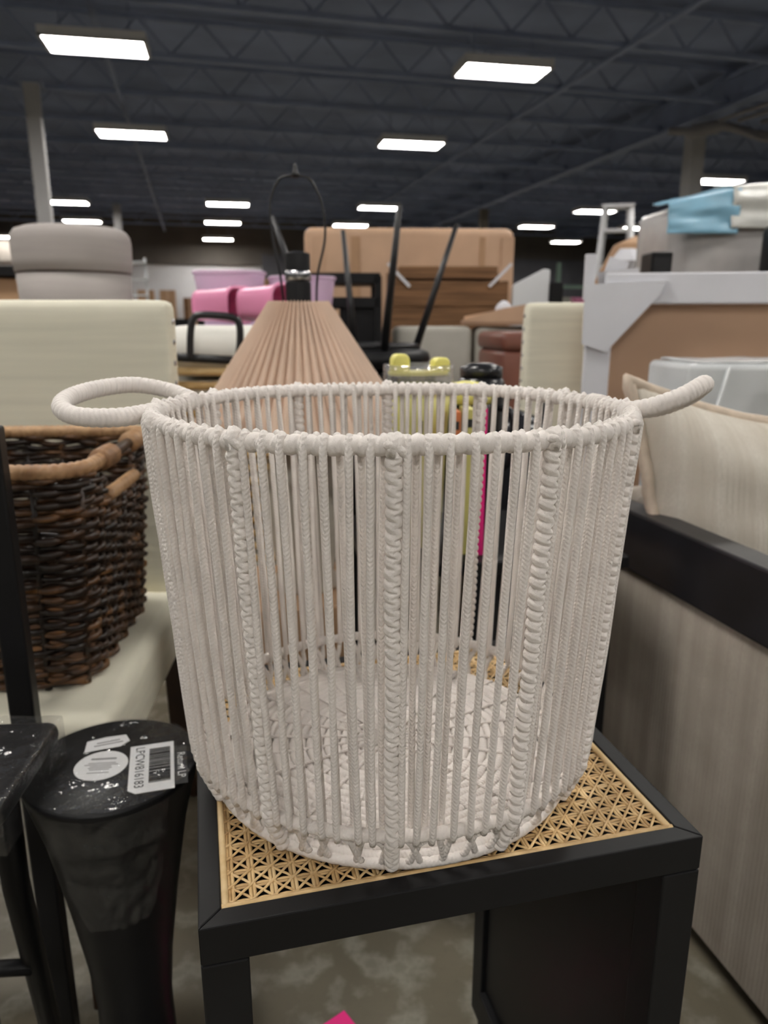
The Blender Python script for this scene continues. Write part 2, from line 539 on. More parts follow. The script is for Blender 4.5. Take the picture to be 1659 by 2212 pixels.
for u, v in [(3.7, 4.2), (3.7, 0.2), (-1.2, 6.2), (-6.2, 7), (8.8, 7), (9.0, 2.5), (-1.2, 1.6), (-6.2, 2.5), (-1.2, -3), (4, -4), (-11, 6), (14, 10), (-11, 14), (14, 2), (-6.2, -3), (9, -3), (-1.2, -7.5), (4, -8.5), (-6.2, -8), (9, -8), (-1.2, -12), (4, -13), (-11, 1), (-11, -5)]:
    q = hall(u, v)
    lamp_at(q[0], q[1], 'fluorescent ceiling light hanging outside the picture frame', 'ceiling lights out of view')

# ------------------------------------------------------------------ columns, pipes
def column(px, py, s, z1, label, mat='column'):
    t = thing('steel_column', label, 'column', (px, py, 0), YAW)
    MB().box((0, 0, z1 / 2), (s, s, z1)).build('shaft', mat, t, bevel=0.015)
    MB().box((0, 0, 0.01), (s + 0.18, s + 0.18, 0.02)).build('base_plate', mat, t)
    MB().box((0, 0, z1 - 0.01), (s + 0.14, s + 0.14, 0.02)).build('cap_plate', 'steel_dark', t)
column(-5.57, 13.0, 0.22, 4.6, 'tall pale square column rising behind the grey ottoman at upper left')
column(-8.09, 24.0, 0.22, 4.4, 'smaller distant pale column at the right edge of the grey ottoman')
column(6.15, 16.0, 0.30, 4.62, 'pale column at right, above the blue plastic wrapped furniture')
column(3.15, 25.0, 0.25, 4.4, 'distant brown column just above the tan carton', 'column_brown')

t = thing('pipe_bundle', 'grey lagged pipes branching round the top of the right column', 'pipes', (6.0, 15.0, 4.24))
MB().tube(catmull([(-0.75, -0.1, 0.10), (-0.3, 0, 0.12), (0.25, 0, 0.2), (0.8, 0, 0.1), (1.5, 0.1, 0.08)], 6), [0.07] * 6 + [0.12] * 6 + [0.08] * 6 + [0.05] * 7, 10).build('pipe', 'pipe', t, smooth=True)
MB().tube(catmull([(0.4, -0.1, 0.15), (0.9, -0.2, -0.05), (1.5, -0.2, -0.08), (2.3, -0.2, 0.05)], 6), 0.05, 8).build('pipe', 'pipe', t, smooth=True)
for a, b in (((0.0, -0.4, 0.2), (0.7, -2.6, 0.2)), ((0.35, -0.4, 0.2), (1.15, -2.6, 0.2)), ((0.8, -0.3, 0.2), (2.2, -1.4, 0.2))):
    MB().tube([a, b], 0.035, 8).build('pipe', 'pipe', t, smooth=True)

# ================================================================== ROPE BASKET
BX, BY, TT = 0.006, 0.615, 0.565
RR, RL, RB = 0.190, 0.1715, 0.158
ZR, ZL = 0.315, 0.038
bk = thing('rope_basket', 'tall white cotton cord basket with looped handles on the cane table', 'basket', (BX, BY, TT), 0)

def ring_pts(R, z, N, wob=0.0):
    return [(R * math.sin(2 * PI * i / N), -R * math.cos(2 * PI * i / N), z + wob * math.sin(5 * 2 * PI * i / N + 1)) for i in range(N)]
P0 = 2 * PI * RR / 132
MB().tube(ring_pts(RR, ZR, 1760, 0.0008), 0.0066, 12, True, wrap_mod(P0, 0.30, 1.0)).build('rim', 'cotton_wrap', bk, smooth=True)
MB().tube(ring_pts(RL, ZL, 1320), 0.0050, 10, True, wrap_mod(2 * PI * RL / 165, 0.16, 1.0)).build('lower_ring', 'cotton_wrap', bk, smooth=True)
MB().tube(ring_pts(RB, 0.0045, 660), 0.0044, 8, True, wrap_mod(2 * PI * RB / 110, 0.14, 1.0)).build('foot_ring', 'cotton_wrap', bk, smooth=True)

# upright cords (outer and inner lie), each one a mesh of shared data turned round the axis
def cord_mesh(outer, k):
    o = 0.0044 if outer else -0.0052
    pts = []
    n = 16
    sway = random.uniform(-0.0016, 0.0016); sl = random.uniform(-0.002, 0.002)
    pts.append((0, -(RR + o * 0.15), ZR + 0.0058))
    pts.append((0, -(RR + o * 0.8), ZR + 0.0038))
    for i in range(n + 1):
        s = i / n
        z = ZR - 0.003 - s * (ZR - 0.003 - ZL)
        r = RR + o * 1.25 + (RL - RR) * s + 0.0004 * math.sin(9 * s + k)
        pts.append((sway * math.sin(PI * s) + sl * s, -r, z))
    pts.append((sl, -(RL + o * 0.7), ZL - 0.005))
    rad = 0.00255 if outer else 0.00240
    return MB().tube(pts, rad, 8, rmod=lambda L, a: 1 + 0.05 * math.sin(L * 2 * PI / 0.0055 + a * 2)).mesh('cord', True)
outer_me = [cord_mesh(True, k) for k in range(5)]
inner_me = [cord_mesh(False, k) for k in range(5)]
NS = 14
for seg in range(12):
    for j in range(NS):
        ang = seg * 30 + 30 * (j + 1.0) / (NS + 1.0) + random.uniform(-0.28, 0.28)
        if seg == 0 and j in (4, 5): ang += (-0.35 if j == 4 else 0.45)
        me = random.choice(outer_me if j % 2 == 0 else inner_me)
        place('upright_cord', me, 'cotton', bk, rot=(0, 0, math.radians(ang)))

# stitched ribs
def rib_mesh():
    pts = [(0, -(RR + 0.002), ZR + 0.007), (0, -(RR + 0.0060), ZR + 0.002)]
    n = 420
    for i in range(n + 1):
        s = i / n
        z = ZR - 0.004 - s * (ZR - 0.004 - ZL)
        pts.append((0.0005 * math.sin(14 * s), -(RR + 0.0038 + (RL - RR) * s), z))
    for i in range(1, 49):
        s = i / 48
        pts.append((0, -(RL + 0.0038 + (RB - RL) * s), ZL + (0.006 - ZL) * s))
    return MB().tube(pts, [0.0050] * 2 + [0.0057] * (len(pts) - 2), 14, rmod=wrap_mod(0.0076, 0.46, 0.6), up=Vector((0, -1, 0))).mesh('stitched_rib', True)
rib_me = rib_mesh()
for k in range(12):
    place('stitched_rib', rib_me, 'cotton_wrap', bk, rot=(0, 0, math.radians(30 * k + random.uniform(-0.4, 0.4))))
# knot where each rib meets the rim
kn = MB().tube(catmull([(-0.005, -(RR + 0.004), ZR + 0.001), (-0.002, -(RR + 0.0072), ZR + 0.002), (0.003, -(RR + 0.0072), ZR - 0.001), (0.006, -(RR + 0.0045), ZR - 0.004)], 4), 0.0028, 7).mesh('knot', True)
for k in range(12):
    place('knot', kn, 'cotton', bk, rot=(0, 0, math.radians(30 * k)))
# slanting cords between the lower ring and the foot ring
def foot_mesh(d):
    return MB().tube([(0, -(RL + 0.001), ZL - 0.003), (d * 0.4, -(RL - 0.007), ZL * 0.66), (d, -(RB + 0.0045), 0.010), (d * 1.1, -(RB - 0.001), 0.005)], 0.0026, 7).mesh('foot_cord', True)
foot_me = [foot_mesh(d) for d in (-0.0095, 0.0095, -0.006, 0.006)]
for k in range(96):
    place('foot_cord', foot_me[k % 2 + 2 * random.randint(0, 1)], 'cotton', bk, rot=(0, 0, math.radians(3.75 * k + random.uniform(-0.5, 0.5))))
# woven bottom: one coiled cord
sp = []
turns = 19.3
for i in range(int(turns * 72)):
    a = 2 * PI * i / 72
    r = 0.006 + 0.0078 * a / (2 * PI)
    sp.append((r * math.sin(a), -r * math.cos(a), 0.0075 + 0.0009 * math.sin(14 * a)))
MB().tube(sp, 0.0042, 6, rmod=lambda L, a: 1 + 0.12 * math.sin(L * 2 * PI / 0.016)).build('woven_bottom', 'cotton', bk, smooth=True)
for k in range(24):
    MB().tube([(0.012 * math.sin(k * PI / 12), -0.012 * math.cos(k * PI / 12), 0.0115), (0.155 * math.sin(k * PI / 12), -0.155 * math.cos(k * PI / 12), 0.0115)], 0.0016, 6).build('bottom_spoke', 'cotton', bk, smooth=True)
# handles
def handle(P):
    c = catmull([(x - BX, y - BY, z - TT) for x, y, z in P], 40)
    MB().tube(c, 0.0074, 12, rmod=wrap_mod(0.0058, 0.13, 1.0)).build('handle', 'cotton_wrap', bk, smooth=True)
handle([(-0.180, 0.578, 0.882), (-0.200, 0.560, 0.880), (-0.228, 0.556, 0.881), (-0.248, 0.572, 0.885), (-0.256, 0.605, 0.890), (-0.247, 0.645, 0.894), (-0.225, 0.675, 0.895), (-0.198, 0.686, 0.889), (-0.172, 0.672, 0.882)])
handle([(0.191, 0.585, 0.882), (0.208, 0.578, 0.886), (0.230, 0.577, 0.894), (0.250, 0.588, 0.9020), (0.2575, 0.606, 0.899), (0.256, 0.630, 0.888), (0.238, 0.652, 0.876), (0.208, 0.662, 0.874), (0.186, 0.660, 0.880)])
for ang in (-80, -107, 82, 105):        # lashings where handles meet the rim
    me = MB().tube([(0.0075 * math.cos(q), -(RR + 0.0075 * math.sin(q)), ZR + 0.008 * 0 + 0.0) for q in (0, 1)], 0.001, 4)
    b = MB()
    b.tube([((-0.009 + 0.018 * i / 24), -RR, ZR) for i in range(25)], 0.0082, 10, rmod=wrap_mod(0.0045, 0.16, 1.0))
    b.build('lashing', 'cotton_wrap', bk, smooth=True, rot=(0, 0, math.radians(ang)))

# ================================================================== CANE SIDE TABLE
TS = 0.38; HT = TS / 2; LG = 0.032; LIP = 0.0155
tb = thing('side_table', 'black wooden side table with woven cane top under the cord basket', 'side table', (0.0172, 0.631, 0), YAW)
# top rails, mitred, with a lip round the cane
for k in range(4):
    r = Matrix.Rotation(k * PI / 2, 3, 'Z')
    def q(x, y): p = r @ Vector((x, y, 0)); return (p.x, p.y)
    MB().prism([q(-HT, -HT), q(HT, -HT), q(HT - LIP, -HT + LIP), q(-HT + LIP, -HT + LIP)], TT - 0.030, TT).build('top_rail', 'lacquer', tb, bevel=0.0012)
for sx in (-1, 1):
    for sy in (-1, 1):
        x0, x1 = sorted((sx * HT, sx * (HT - LG))); y0, y1 = sorted((sy * HT, sy * (HT - LG)))
        MB().box(((x0 + x1) / 2, (y0 + y1) / 2, (TT - 0.0305) / 2), (LG, LG, TT - 0.0305)).build('leg', 'lacquer', tb, bevel=0.0015)
MB().box((HT - 0.02, 0, 0.03), (0.03, TS - 2 * LG, 0.055)).build('bottom_rail', 'lacquer', tb, bevel=0.0015)
MB().box((-HT + 0.02, 0, 0.03), (0.03, TS - 2 * LG, 0.055)).build('bottom_rail', 'lacquer', tb, bevel=0.0015)
MB().box((HT - 0.022, 0, 0.295), (0.008, TS - 2 * LG, 0.475)).build('side_panel', 'satin', tb)
IN = HT - LIP
MB().box((0, 0, TT - 0.022), (2 * IN, 2 * IN, 0.004)).build('backing_board', 'satin', tb)
# raw cane spline round the inside of the lip
for k in range(4):
    r = Matrix.Rotation(k * PI / 2, 3, 'Z')
    a = r @ Vector((-IN, -IN + 0.0025, TT - 0.003)); b = r @ Vector((IN, -IN + 0.0025, TT - 0.003))
    MB().tube([a, b], 0.0028, 8).build('cane_spline', 'cane', tb, smooth=True)
# six-way weave: paired strands both ways, single diagonals
CP = 0.0148; W1 = 0.0024
def strand(a, b, zz, wd, arc=0.0):
    a = Vector((a[0], a[1], 0)); b = Vector((b[0], b[1], 0)); d = (b - a); L = d.length
    if L < 0.012: return
    n = max(2, int(L / CP * 2)); side = Vector((-d.y, d.x, 0)) / L * wd / 2
    vs = []; fs = []
    for i in range(n + 1):
        p = a + d * i / n
        z = zz + arc * (1 if i % 2 else -1)
        for s, dz in ((-1, -0.0003), (0, 0.0003), (1, -0.0003)):
            vs.append((p.x + side.x * s, p.y + side.y * s, z + dz))
    for i in range(n):
        for k in (0, 1): fs.append((i * 3 + k, i * 3 + k + 1, i * 3 + 4 + k, i * 3 + 3 + k))
    return MB().add(vs, fs).build('cane_strand', 'cane', tb, smooth=True, solid=0.0007)
N = int(2 * IN / CP)
off = (2 * IN - N * CP) / 2
for i in range(N + 1):
    p = -IN + off + CP * i + CP * 0.2
    for dd in (-0.0014, 0.0014):
        if abs(p + dd) > IN - 0.004: continue
        j = random.uniform(-0.0005, 0.0005)
        strand((p + dd, -IN), (p + dd + j, IN), TT - 0.0042, W1, 0.0004)
        strand((-IN, p + dd), (IN, p + dd + j), TT - 0.0048, W1, -0.0004)
def clip_diag(c, s):
    # line y = s*x + c clipped to the square
    pts = []
    for x in (-IN, IN):
        y = s * x + c
        if -IN <= y <= IN: pts.append((x, y))
    for y in (-IN, IN):
        x = (y - c) / s
        if -IN < x < IN: pts.append((x, y))
    return pts
for i in range(-N, N + 1):
    for s in (1, -1):
        c = i * CP + (0 if s == 1 else 2 * (-IN + off + CP * 0.2) + N * CP)
        pts = clip_diag(c, s)
        if len(pts) >= 2: strand(pts[0], pts[1], TT - (0.0034 if s == 1 else 0.0039), 0.0019, 0.0003)

# pink tag on the floor
tg = MB().box((0, 0, 0.001), (0.06, 0.06, 0.001)).build('price_tag', 'pinkhot', loc=(-0.062, 0.802, 0), rot=(0, 0, math.radians(38)))
tag(tg, 'hot pink paper tag lying on the concrete floor', 'tag')

# ================================================================== BLACK PEDESTAL with tape and stickers
PX, PY, PH = -0.287, 0.69, 0.50
pd = thing('pedestal_table', 'black flared pedestal with white stickers and clear tape on top', 'pedestal', (PX, PY, 0), 0)
prof = [(0.072, 0.0), (0.074, 0.004), (0.072, 0.012), (0.055, 0.06), (0.042, 0.13), (0.041, 0.20), (0.046, 0.26), (0.057, 0.34), (0.072, 0.43), (0.0875, 0.492), (0.089, 0.497), (0.0875, 0.50)]
MB().lathe(prof, 64).build('body', 'satin', pd, smooth=True, bevel=0.0)
# film over the top, crumpled
def film_top(u, v):
    a = 2 * PI * u; r = 0.088 * v
    z = PH + 0.0016 + 0.0035 * abs(noise.noise(Vector((r * math.cos(a) * 45, r * math.sin(a) * 45, 3)))) * (0.5 + 0.5 * v)
    return (r * math.cos(a), r * math.sin(a), max(PH + 0.0012, z))
MB().grid(film_top, 120, 40, True).build('clear_film', 'film', pd, smooth=True)
def prof_r(z):
    for (r0, z0), (r1, z1) in zip(prof, prof[1:]):
        if z0 <= z <= z1: return r0 + (r1 - r0) * (z - z0) / max(1e-6, z1 - z0)
    return 0.0875
def flap(u, v):
    wv = 1.0 - 0.25 * max(0, v - 0.7) / 0.3
    a = -PI / 2 + math.radians(14) + (u - 0.5) * 1.45 * wv
    z = PH - 0.004 - v * 0.15
    z += 0.010 * (u - 0.5) * v
    r = prof_r(z) + 0.0025 + 0.006 * abs(noise.noise(Vector((u * 6, v * 5, 7)))) + 0.004 * math.exp(-((v - 0.28) / 0.06) ** 2)
    return (r * math.cos(a), r * math.sin(a), z)
MB().grid(flap, 40, 36).build('tape_flap', 'film_tape', pd, smooth=True)
ZS = PH + 0.0009
def sticker(name, poly, ang, cx, cy, mat='paper'):
    o = MB().prism(poly, 0, 0.0004).build(name, mat, pd, loc=(cx, cy, ZS), rot=(0, 0, ang))
    return o
# positions relative to the pedestal axis, metres
lab = sticker('barcode_label', [(-0.044, -0.0225), (0.037, -0.0225), (0.044, -0.015), (0.044, 0.0225), (-0.044, 0.0225)], math.radians(-74), 0.045, -0.0085)
bars = MB(); x = -0.034
random.seed(21)
while x < 0.030:
    wv = random.choice((0.0005, 0.0005, 0.001, 0.0015)); bars.box((x + wv / 2, 0.0080, 0.0006), (wv, 0.0215, 0.0003)); x += wv + random.choice((0.0004, 0.0006, 0.001))
bars.build('barcode_bars', 'ink', lab)
tm = text_mesh('LPCW816183', 0.0132, 'lettering')
place('lettering', tm, 'ink', lab, loc=(-0.002, -0.0125, 0.0007))
strip = sticker('black_label_strip', [(-0.033, -0.0065), (0.038, -0.0062), (0.038, 0.0062), (-0.033, 0.0062)], math.radians(-74), 0.0735, -0.001, 'ink')
tm2 = text_mesh('Return LP', 0.0115, 'strip_lettering')
place('strip_lettering', tm2, 'paper', strip, loc=(0.004, 0.0, 0.0007))
rs = sticker('round_sticker', [(0.0268 * math.cos(2 * PI * k / 40), 0.0268 * math.sin(2 * PI * k / 40)) for k in range(40)], 0.1, -0.0085, -0.0065)
pr = MB()
for i, (wv, y) in enumerate(((0.026, 0.011), (0.026, 0.0125), (0.028, 0.004), (0.034, 0.001), (0.022, -0.002), (0.024, -0.005), (0.02, -0.008), (0.022, -0.0135))):
    pr.box((0, y, 0.0005), (wv, 0.0011, 0.0002))
pr.build('fine_print', 'grey_ink', rs)
ts = sticker('torn_sticker', [(-0.023, -0.011), (0.014, -0.012), (0.024, -0.004), (0.021, 0.010), (0.0, 0.0125), (-0.02, 0.010)], math.radians(22), -0.018, 0.036)
pr = MB()
for wv, y in ((0.024, 0.002), (0.03, -0.003)): pr.box((0.002, y, 0.0005), (wv, 0.0018, 0.0002))
pr.build('fine_print', 'grey_ink', ts)

# ================================================================== BLACK FILM-WRAPPED STOOL at the left edge
st = thing('black_stool', 'black stool wrapped in clear film beside the stickered pedestal', 'stool', (-0.425, 0.625, 0), math.radians(4))
MB().box((0, 0, 0.53), (0.175, 0.15, 0.026)).build('seat', 'satin', st, bevel=0.011, seg=3)
for sx, sy, ex, ey in ((-1, -1, -0.10, -0.09), (1, -1, 0.055, -0.085), (-1, 1, -0.10, 0.09), (1, 1, 0.03, 0.10)):
    MB().tube([(-0.02 + sx * 0.05, sy * 0.05, 0.52), (-0.02 + sx * 0.05, sy * 0.05, 0.36), (ex, ey, 0.0)], [0.016, 0.014, 0.011], 10).build('leg', 'satin', st, smooth=True)
MB().tube([(-0.075, -0.058, 0.27), (0.035, -0.058, 0.27)], 0.009, 8).build('stretcher', 'satin', st, smooth=True)
MB().tube([(-0.075, 0.06, 0.24), (0.03, 0.06, 0.24)], 0.009, 8).build('stretcher', 'satin', st, smooth=True)
def wrapf(u, v):
    a = 2 * PI * u
    k = 1 / max(abs(math.cos(a)), abs(math.sin(a)))
    s = min(1, v / 0.7); d = max(0, v - 0.7) / 0.3
    q = Vector((math.cos(a) * 4 * v, math.sin(a) * 4 * v, 2))
    return (0.0895 * k * s * math.cos(a), 0.077 * k * s * math.sin(a), 0.545 - 0.05 * d + 0.005 * abs(noise.noise(q)) + 0.002 * abs(noise.noise(q * 4)))
MB().grid(wrapf, 96, 36, True).build('clear_film', 'film', st, smooth=True)
po = MB().box((0, 0, 0.42), (0.028, 0.028, 0.84)).build('black_post', 'satin', loc=(-0.43, 0.80, 0), rot=(0, 0, 0.2), bevel=0.003)
tag(po, 'upright black post cut off by the left picture edge', 'post')

# ================================================================== CREAM CHAIRS
def parsons(label, x, y, rz, w_=0.50, nails=1, seat=True, top=1.0):
    c = thing('dining_chair', label, 'chair', (x, y, 0), rz, 'cream upholstered dining chairs')
    hw = w_ / 2
    # back: slightly crowned slab with rounded top corners
    def back(u, v):
        # u round section, v height
        a = 2 * PI * u
        z = 0.44 + v * (top - 0.44)
        e = 0.35
        cx = math.copysign(abs(math.cos(a)) ** e, math.cos(a)) * hw
        cy = math.copysign(abs(math.sin(a)) ** e, math.sin(a)) * 0.045
        return (cx, cy + 0.03 * v, z)
    prof_b = [(0.44 + k * (top - 0.05 - 0.44) / 8, 1.0) for k in range(9)] + [(top - 0.028, 0.992), (top - 0.012, 0.965), (top - 0.003, 0.90), (top + 0.001, 0.70), (top + 0.002, 0.3)]
    vs = []; fs = []; n = 48
    for z, s in prof_b:
        for k in range(n):
            a = 2 * PI * k / n; e = 0.3
            cx = math.copysign(abs(math.cos(a)) ** e, math.cos(a)) * (hw - (1 - s) * 0.045)
            cy = math.copysign(abs(math.sin(a)) ** e, math.sin(a)) * 0.042 * s
            vs.append((cx, cy + 0.06 * (z - 0.44), z))
    for i in range(len(prof_b) - 1):
        for k in range(n):
            k2 = (k + 1) % n
            fs.append((i * n + k, i * n + k2, (i + 1) * n + k2, (i + 1) * n + k))
    fs.append(tuple((len(prof_b) - 1) * n + k for k in range(n))); fs.append(tuple(range(n))[::-1])
    bo = MB().add(vs, fs).build('backrest', 'linen', c, smooth=True)
    if nails:
        nm = MB().lathe([(0.0055, 0), (0.0045, 0.002), (0.002, 0.0032)], 8).mesh('nailhead', True)
        for sx in (-1, 1):
            for k in range(14):
                z = top - 0.035 - k * 0.036
                o = place('nailhead', nm, 'chrome', bo, loc=(sx * (hw + 0.0005), 0.06 * (z - 0.44) + 0.0, z), rot=(0, sx * PI / 2, 0))
    # seat
    MB().prism([(-hw - 0.02, -0.50), (hw + 0.02, -0.50), (hw, -0.03), (-hw, -0.03)], 0.36, 0.47).build('seat', 'linen', c, bevel=0.022, seg=4)
    for sx in (-1, 1):
        for yy in (-0.46, 0.0):
            MB().bar((sx * (hw - 0.03), yy, 0.37), (sx * (hw - 0.03), yy + (0.03 if yy == 0 else 0), 0.0), 0.042, 0.042).build('leg', 'brown_wood', c, bevel=0.003)
    return c
parsons('cream linen chair holding the dark wicker basket on its seat', -0.635, 1.32, math.radians(1.5), 0.52, top=0.985)
parsons('cream nailhead chair seen between the leather ottoman and the white framed board', 0.645, 2.20, math.radians(183), 0.50)

# ================================================================== DARK WICKER BASKET
WX, WY, WZ = -0.628, 1.05, 0.472
wb = thing('wicker_basket', 'dark brown woven wicker basket standing on the cream chair seat', 'basket', (WX, WY, WZ), math.radians(4))
def rrect(t, hx, hy, r):
    """point and outward normal at arc fraction t of a rounded rectangle, starting mid right side"""
    segs = [('l', (hx, 0), (0, 1), hy - r), ('c', (hx - r, hy - r), 0, r), ('l', (hx - r, hy), (-1, 0), 2 * (hx - r)), ('c', (-hx + r, hy - r), PI / 2, r),
            ('l', (-hx, hy - r), (0, -1), 2 * (hy - r)), ('c', (-hx + r, -hy + r), PI, r), ('l', (-hx + r, -hy), (1, 0), 2 * (hx - r)), ('c', (hx - r, -hy + r), 1.5 * PI, r), ('l', (hx, -hy + r), (0, 1), hy - r)]
    tot = sum(s[3] * (PI / 2 if s[0] == 'c' else 1) for s in segs)
    d = (t % 1.0) * tot
    for s in segs:
        L = s[3] * (PI / 2 if s[0] == 'c' else 1)
        if d <= L:
            if s[0] == 'l':
                p = (s[1][0] + s[2][0] * d, s[1][1] + s[2][1] * d); return p, (s[2][1], -s[2][0])
            a = s[2] + d / s[3]
            return (s[1][0] + s[3] * math.cos(a), s[1][1] + s[3] * math.sin(a)), (math.cos(a), math.sin(a))
        d -= L
    return (hx, 0), (1, 0)
WH = 0.30
def wdim(z): s = z / WH; return 0.222 + 0.022 * s, 0.157 + 0.022 * s, 0.045
NST = 56
rows = 36
gap = 0.056          # half arc fraction of the hand hole on each short side
for i in range(rows):
    z = 0.008 + i * (WH - 0.011) / rows
    hx, hy, r = wdim(z)
    M = 340
    hole = i in (30, 31, 32, 33, 34)
    def path(t0, t1, n):
        out = []; rad = []
        for k in range(n):
            t = t0 + (t1 - t0) * k / max(1, n - 1) if t1 - t0 < 1 else k / n
            (x, y), (nx, ny) = rrect(t, hx, hy, r)
            o = 0.0050 * math.cos(PI * NST * t + PI * i) + 0.0035 * noise.noise(Vector((t * 40, i, 0)))
            out.append((x + nx * o, y + ny * o, z + 0.0045 * noise.noise(Vector((t * 32, i * 3.1, 5)))))
            rad.append(0.0047 + 0.0030 * noise.noise(Vector((t * 60, i * 7.7, 1))))
        return out, rad
    if not hole:
        p, rad = path(0, 1, M)
        MB().tube(p, rad, 6, True).build('weaver', 'wicker', wb, smooth=True)
    else:
        for t0, t1 in ((gap, 0.5 - gap), (0.5 + gap, 1 - gap)):
            p, rad = path(t0, t1, M // 2)
            MB().tube(p, rad, 6).build('weaver', 'wicker', wb, smooth=True)
for k in range(NST // 2):
    t = (k + 0.25) / (NST // 2)
    top_z = WH - 0.02
    if min(t % 1, 1 - t % 1) < gap or abs(t - 0.5) < gap: top_z = WH * 0.80
    pts = []
    for j in range(5):
        z = top_z * j / 4
        (x, y), nn = rrect(t, *wdim(z)); pts.append((x, y, z))
    MB().tube(pts, 0.005, 6).build('stake', 'wicker', wb, smooth=True)
hx, hy, r = wdim(WH)
for t0, t1 in ((gap * 0.8, 0.5 - gap * 0.8), (0.5 + gap * 0.8, 1 - gap * 0.8)):
    p = [(*rrect(t0 + (t1 - t0) * k / 399, hx, hy, r)[0], WH) for k in range(400)]
    MB().tube(p, 0.0105, 8, rmod=wrap_mod(0.010, 0.2, 1)).build('rim', 'wicker_rim', wb, smooth=True)
for sx in (-1, 1):
    MB().tube([(sx * hx, -0.13, WH), (sx * hx, 0.13, WH)], 0.008, 8).build('handle_rod', 'brown_wood', wb, smooth=True)
    for sy in (-1, 1):
        MB().tube([(sx * hx, sy * (0.045 + 0.055 * k / 30), WH) for k in range(31)], 0.0155, 10, rmod=wrap_mod(0.0055, 0.12, 1)).build('wrapped_grip', 'wicker_rim', wb, smooth=True)
    x2 = wdim(WH * 0.82)[0]
    MB().tube([(sx * (x2 + 0.002), -0.07 + 0.14 * k / 40, WH * 0.82) for k in range(41)], 0.010, 8, rmod=wrap_mod(0.006, 0.15, 1)).build('lower_grip', 'wicker_rim', wb, smooth=True)
MB().box((0, 0, 0.006), (0.43, 0.30, 0.008)).build('bottom', 'wicker', wb)

# ================================================================== ARMCHAIR on the right
# local frame: x = hall u from the outer arm face, y = hall v
o = E1 * 0.674 + E2 * 0.0
ac = thing('armchair', 'black framed armchair with striped oatmeal upholstery beside the cane table', 'armchair', (o.x, o.y, 0), YAW)
AW = 0.62
for xa, xp in ((0.0, 0.008), (AW - 0.05, AW - 0.03)):
    MB().box((xa + 0.025, 0.76, 0.60), (0.05, 0.92, 0.10)).build('arm', 'arm', ac, bevel=0.004, seg=2)
    MB().box((xp + 0.012, 0.76, 0.3), (0.024, 0.88, 0.50)).build('side_panel', 'stripe_v', ac, bevel=0.006, seg=3)
    for yy in (0.325, 1.19):
        MB().box((xa + 0.025, yy, 0.275), (0.046, 0.046, 0.55)).build('leg', 'arm', ac, bevel=0.003)
MB().box((AW / 2, 0.74, 0.22), (AW - 0.12, 0.82, 0.14)).build('seat_base', 'stripe_v', ac, bevel=0.02, seg=3)
MB().box((AW / 2, 0.70, 0.36), (AW - 0.12, 0.74, 0.15)).build('seat_cushion', 'stripe_v', ac, bevel=0.04, seg=4)
MB().box((AW / 2, 1.16, 0.46), (AW - 0.12, 0.08, 0.40)).build('backrest', 'stripe_v', ac, bevel=0.03, seg=3)

# pillow with welted edge, leaning in the chair
def pillow(name, label, loc, rot, W, H, T, mat, pmat):
    p = thing(name, label, 'pillow', loc, 0); p.rotation_euler = rot
    spin = Matrix.Rotation(0, 3, 'Z')
    def half(s):
        def fn(u, v):
            x = 2 * u - 1; y = 2 * v - 1
            t = (max(0, 1 - abs(x) ** 3.2) ** 0.6) * (max(0, 1 - abs(y) ** 3.2) ** 0.6)
            px = x * (1 - 0.055 * (1 - y * y)); py = y * (1 - 0.055 * (1 - x * x))
            wr = 0.012 * noise.noise(Vector((x * 2.1, y * 2.1, s * 3)))
            return spin @ Vector((px * W / 2 - 0.045 * max(0, -x) * (y + 1) / 2, py * H / 2 + 0.012 * math.sin(x * 3.0) - 0.075 * (x + 1) * (y + 1) / 2, s * (t * T / 2 + wr * t)))
        return fn
    mb = MB().grid(half(1), 32, 32)
    mb2 = MB().grid(half(-1), 32, 32)
    mb2.f = [f[::-1] for f in mb2.f]; mb2.uv = [q[::-1] for q in mb2.uv]
    mb.add(mb2.v, mb2.f, mb2.uv)
    mb.build('cover', mat, p, smooth=True)
    B = []
    for k in range(160):
        t = k / 160 * 4; s = int(t); q = 2 * (t - s) - 1
        x, y = ((q, -1), (1, q), (-q, 1), (-1, -q))[s]
        f = half(1)((x + 1) / 2, (y + 1) / 2)
        B.append((f[0] * 1.01, f[1] * 1.01, 0.006 * noise.noise(Vector((x * 4, y * 4, 9)))))
    MB().tube(B, 0.0105, 8, True, rmod=lambda L, a: 1 + 0.06 * math.sin(L * 300)).build('welt', pmat, p, smooth=True)
    return p
pillow('throw_pillow', 'cream striped pillow with welted edge leaning in the black armchair', (0.716, 1.231, 0.655), (math.radians(78), 0, YAW), 0.56, 0.42, 0.24, 'stripe_p', 'piping')

# ================================================================== THINGS BEHIND ON THE RIGHT
# white wrapped bundle
wbg = thing('wrapped_bundle', 'glossy white plastic wrapped bundle behind the striped pillow', 'bundle', (0.86, 1.66, 0), math.radians(4))
MB().box((0, 0, 0.433), (0.49, 0.20, 0.866)).build('wrapped_body', 'white_gloss', wbg, bevel=0.014, seg=4)
MB().grid(lambda u, v: (0.245 * 0.9 * (2 * u - 1), 0.088 * (2 * v - 1), 0.869 + 0.006 * noise.noise(Vector((u * 6, v * 3, 1)))), 24, 8).build('folded_top', 'white_gloss', wbg, smooth=True, solid=0.004)
for k in range(3):
    MB().tube([(-0.16 + 0.14 * k, -0.104, 0.86), (-0.20 + 0.14 * k, -0.106, 0.66), (-0.21 + 0.14 * k, -0.104, 0.3)], 0.004, 6).build('plastic_pleat', 'white_gloss', wbg, smooth=True)

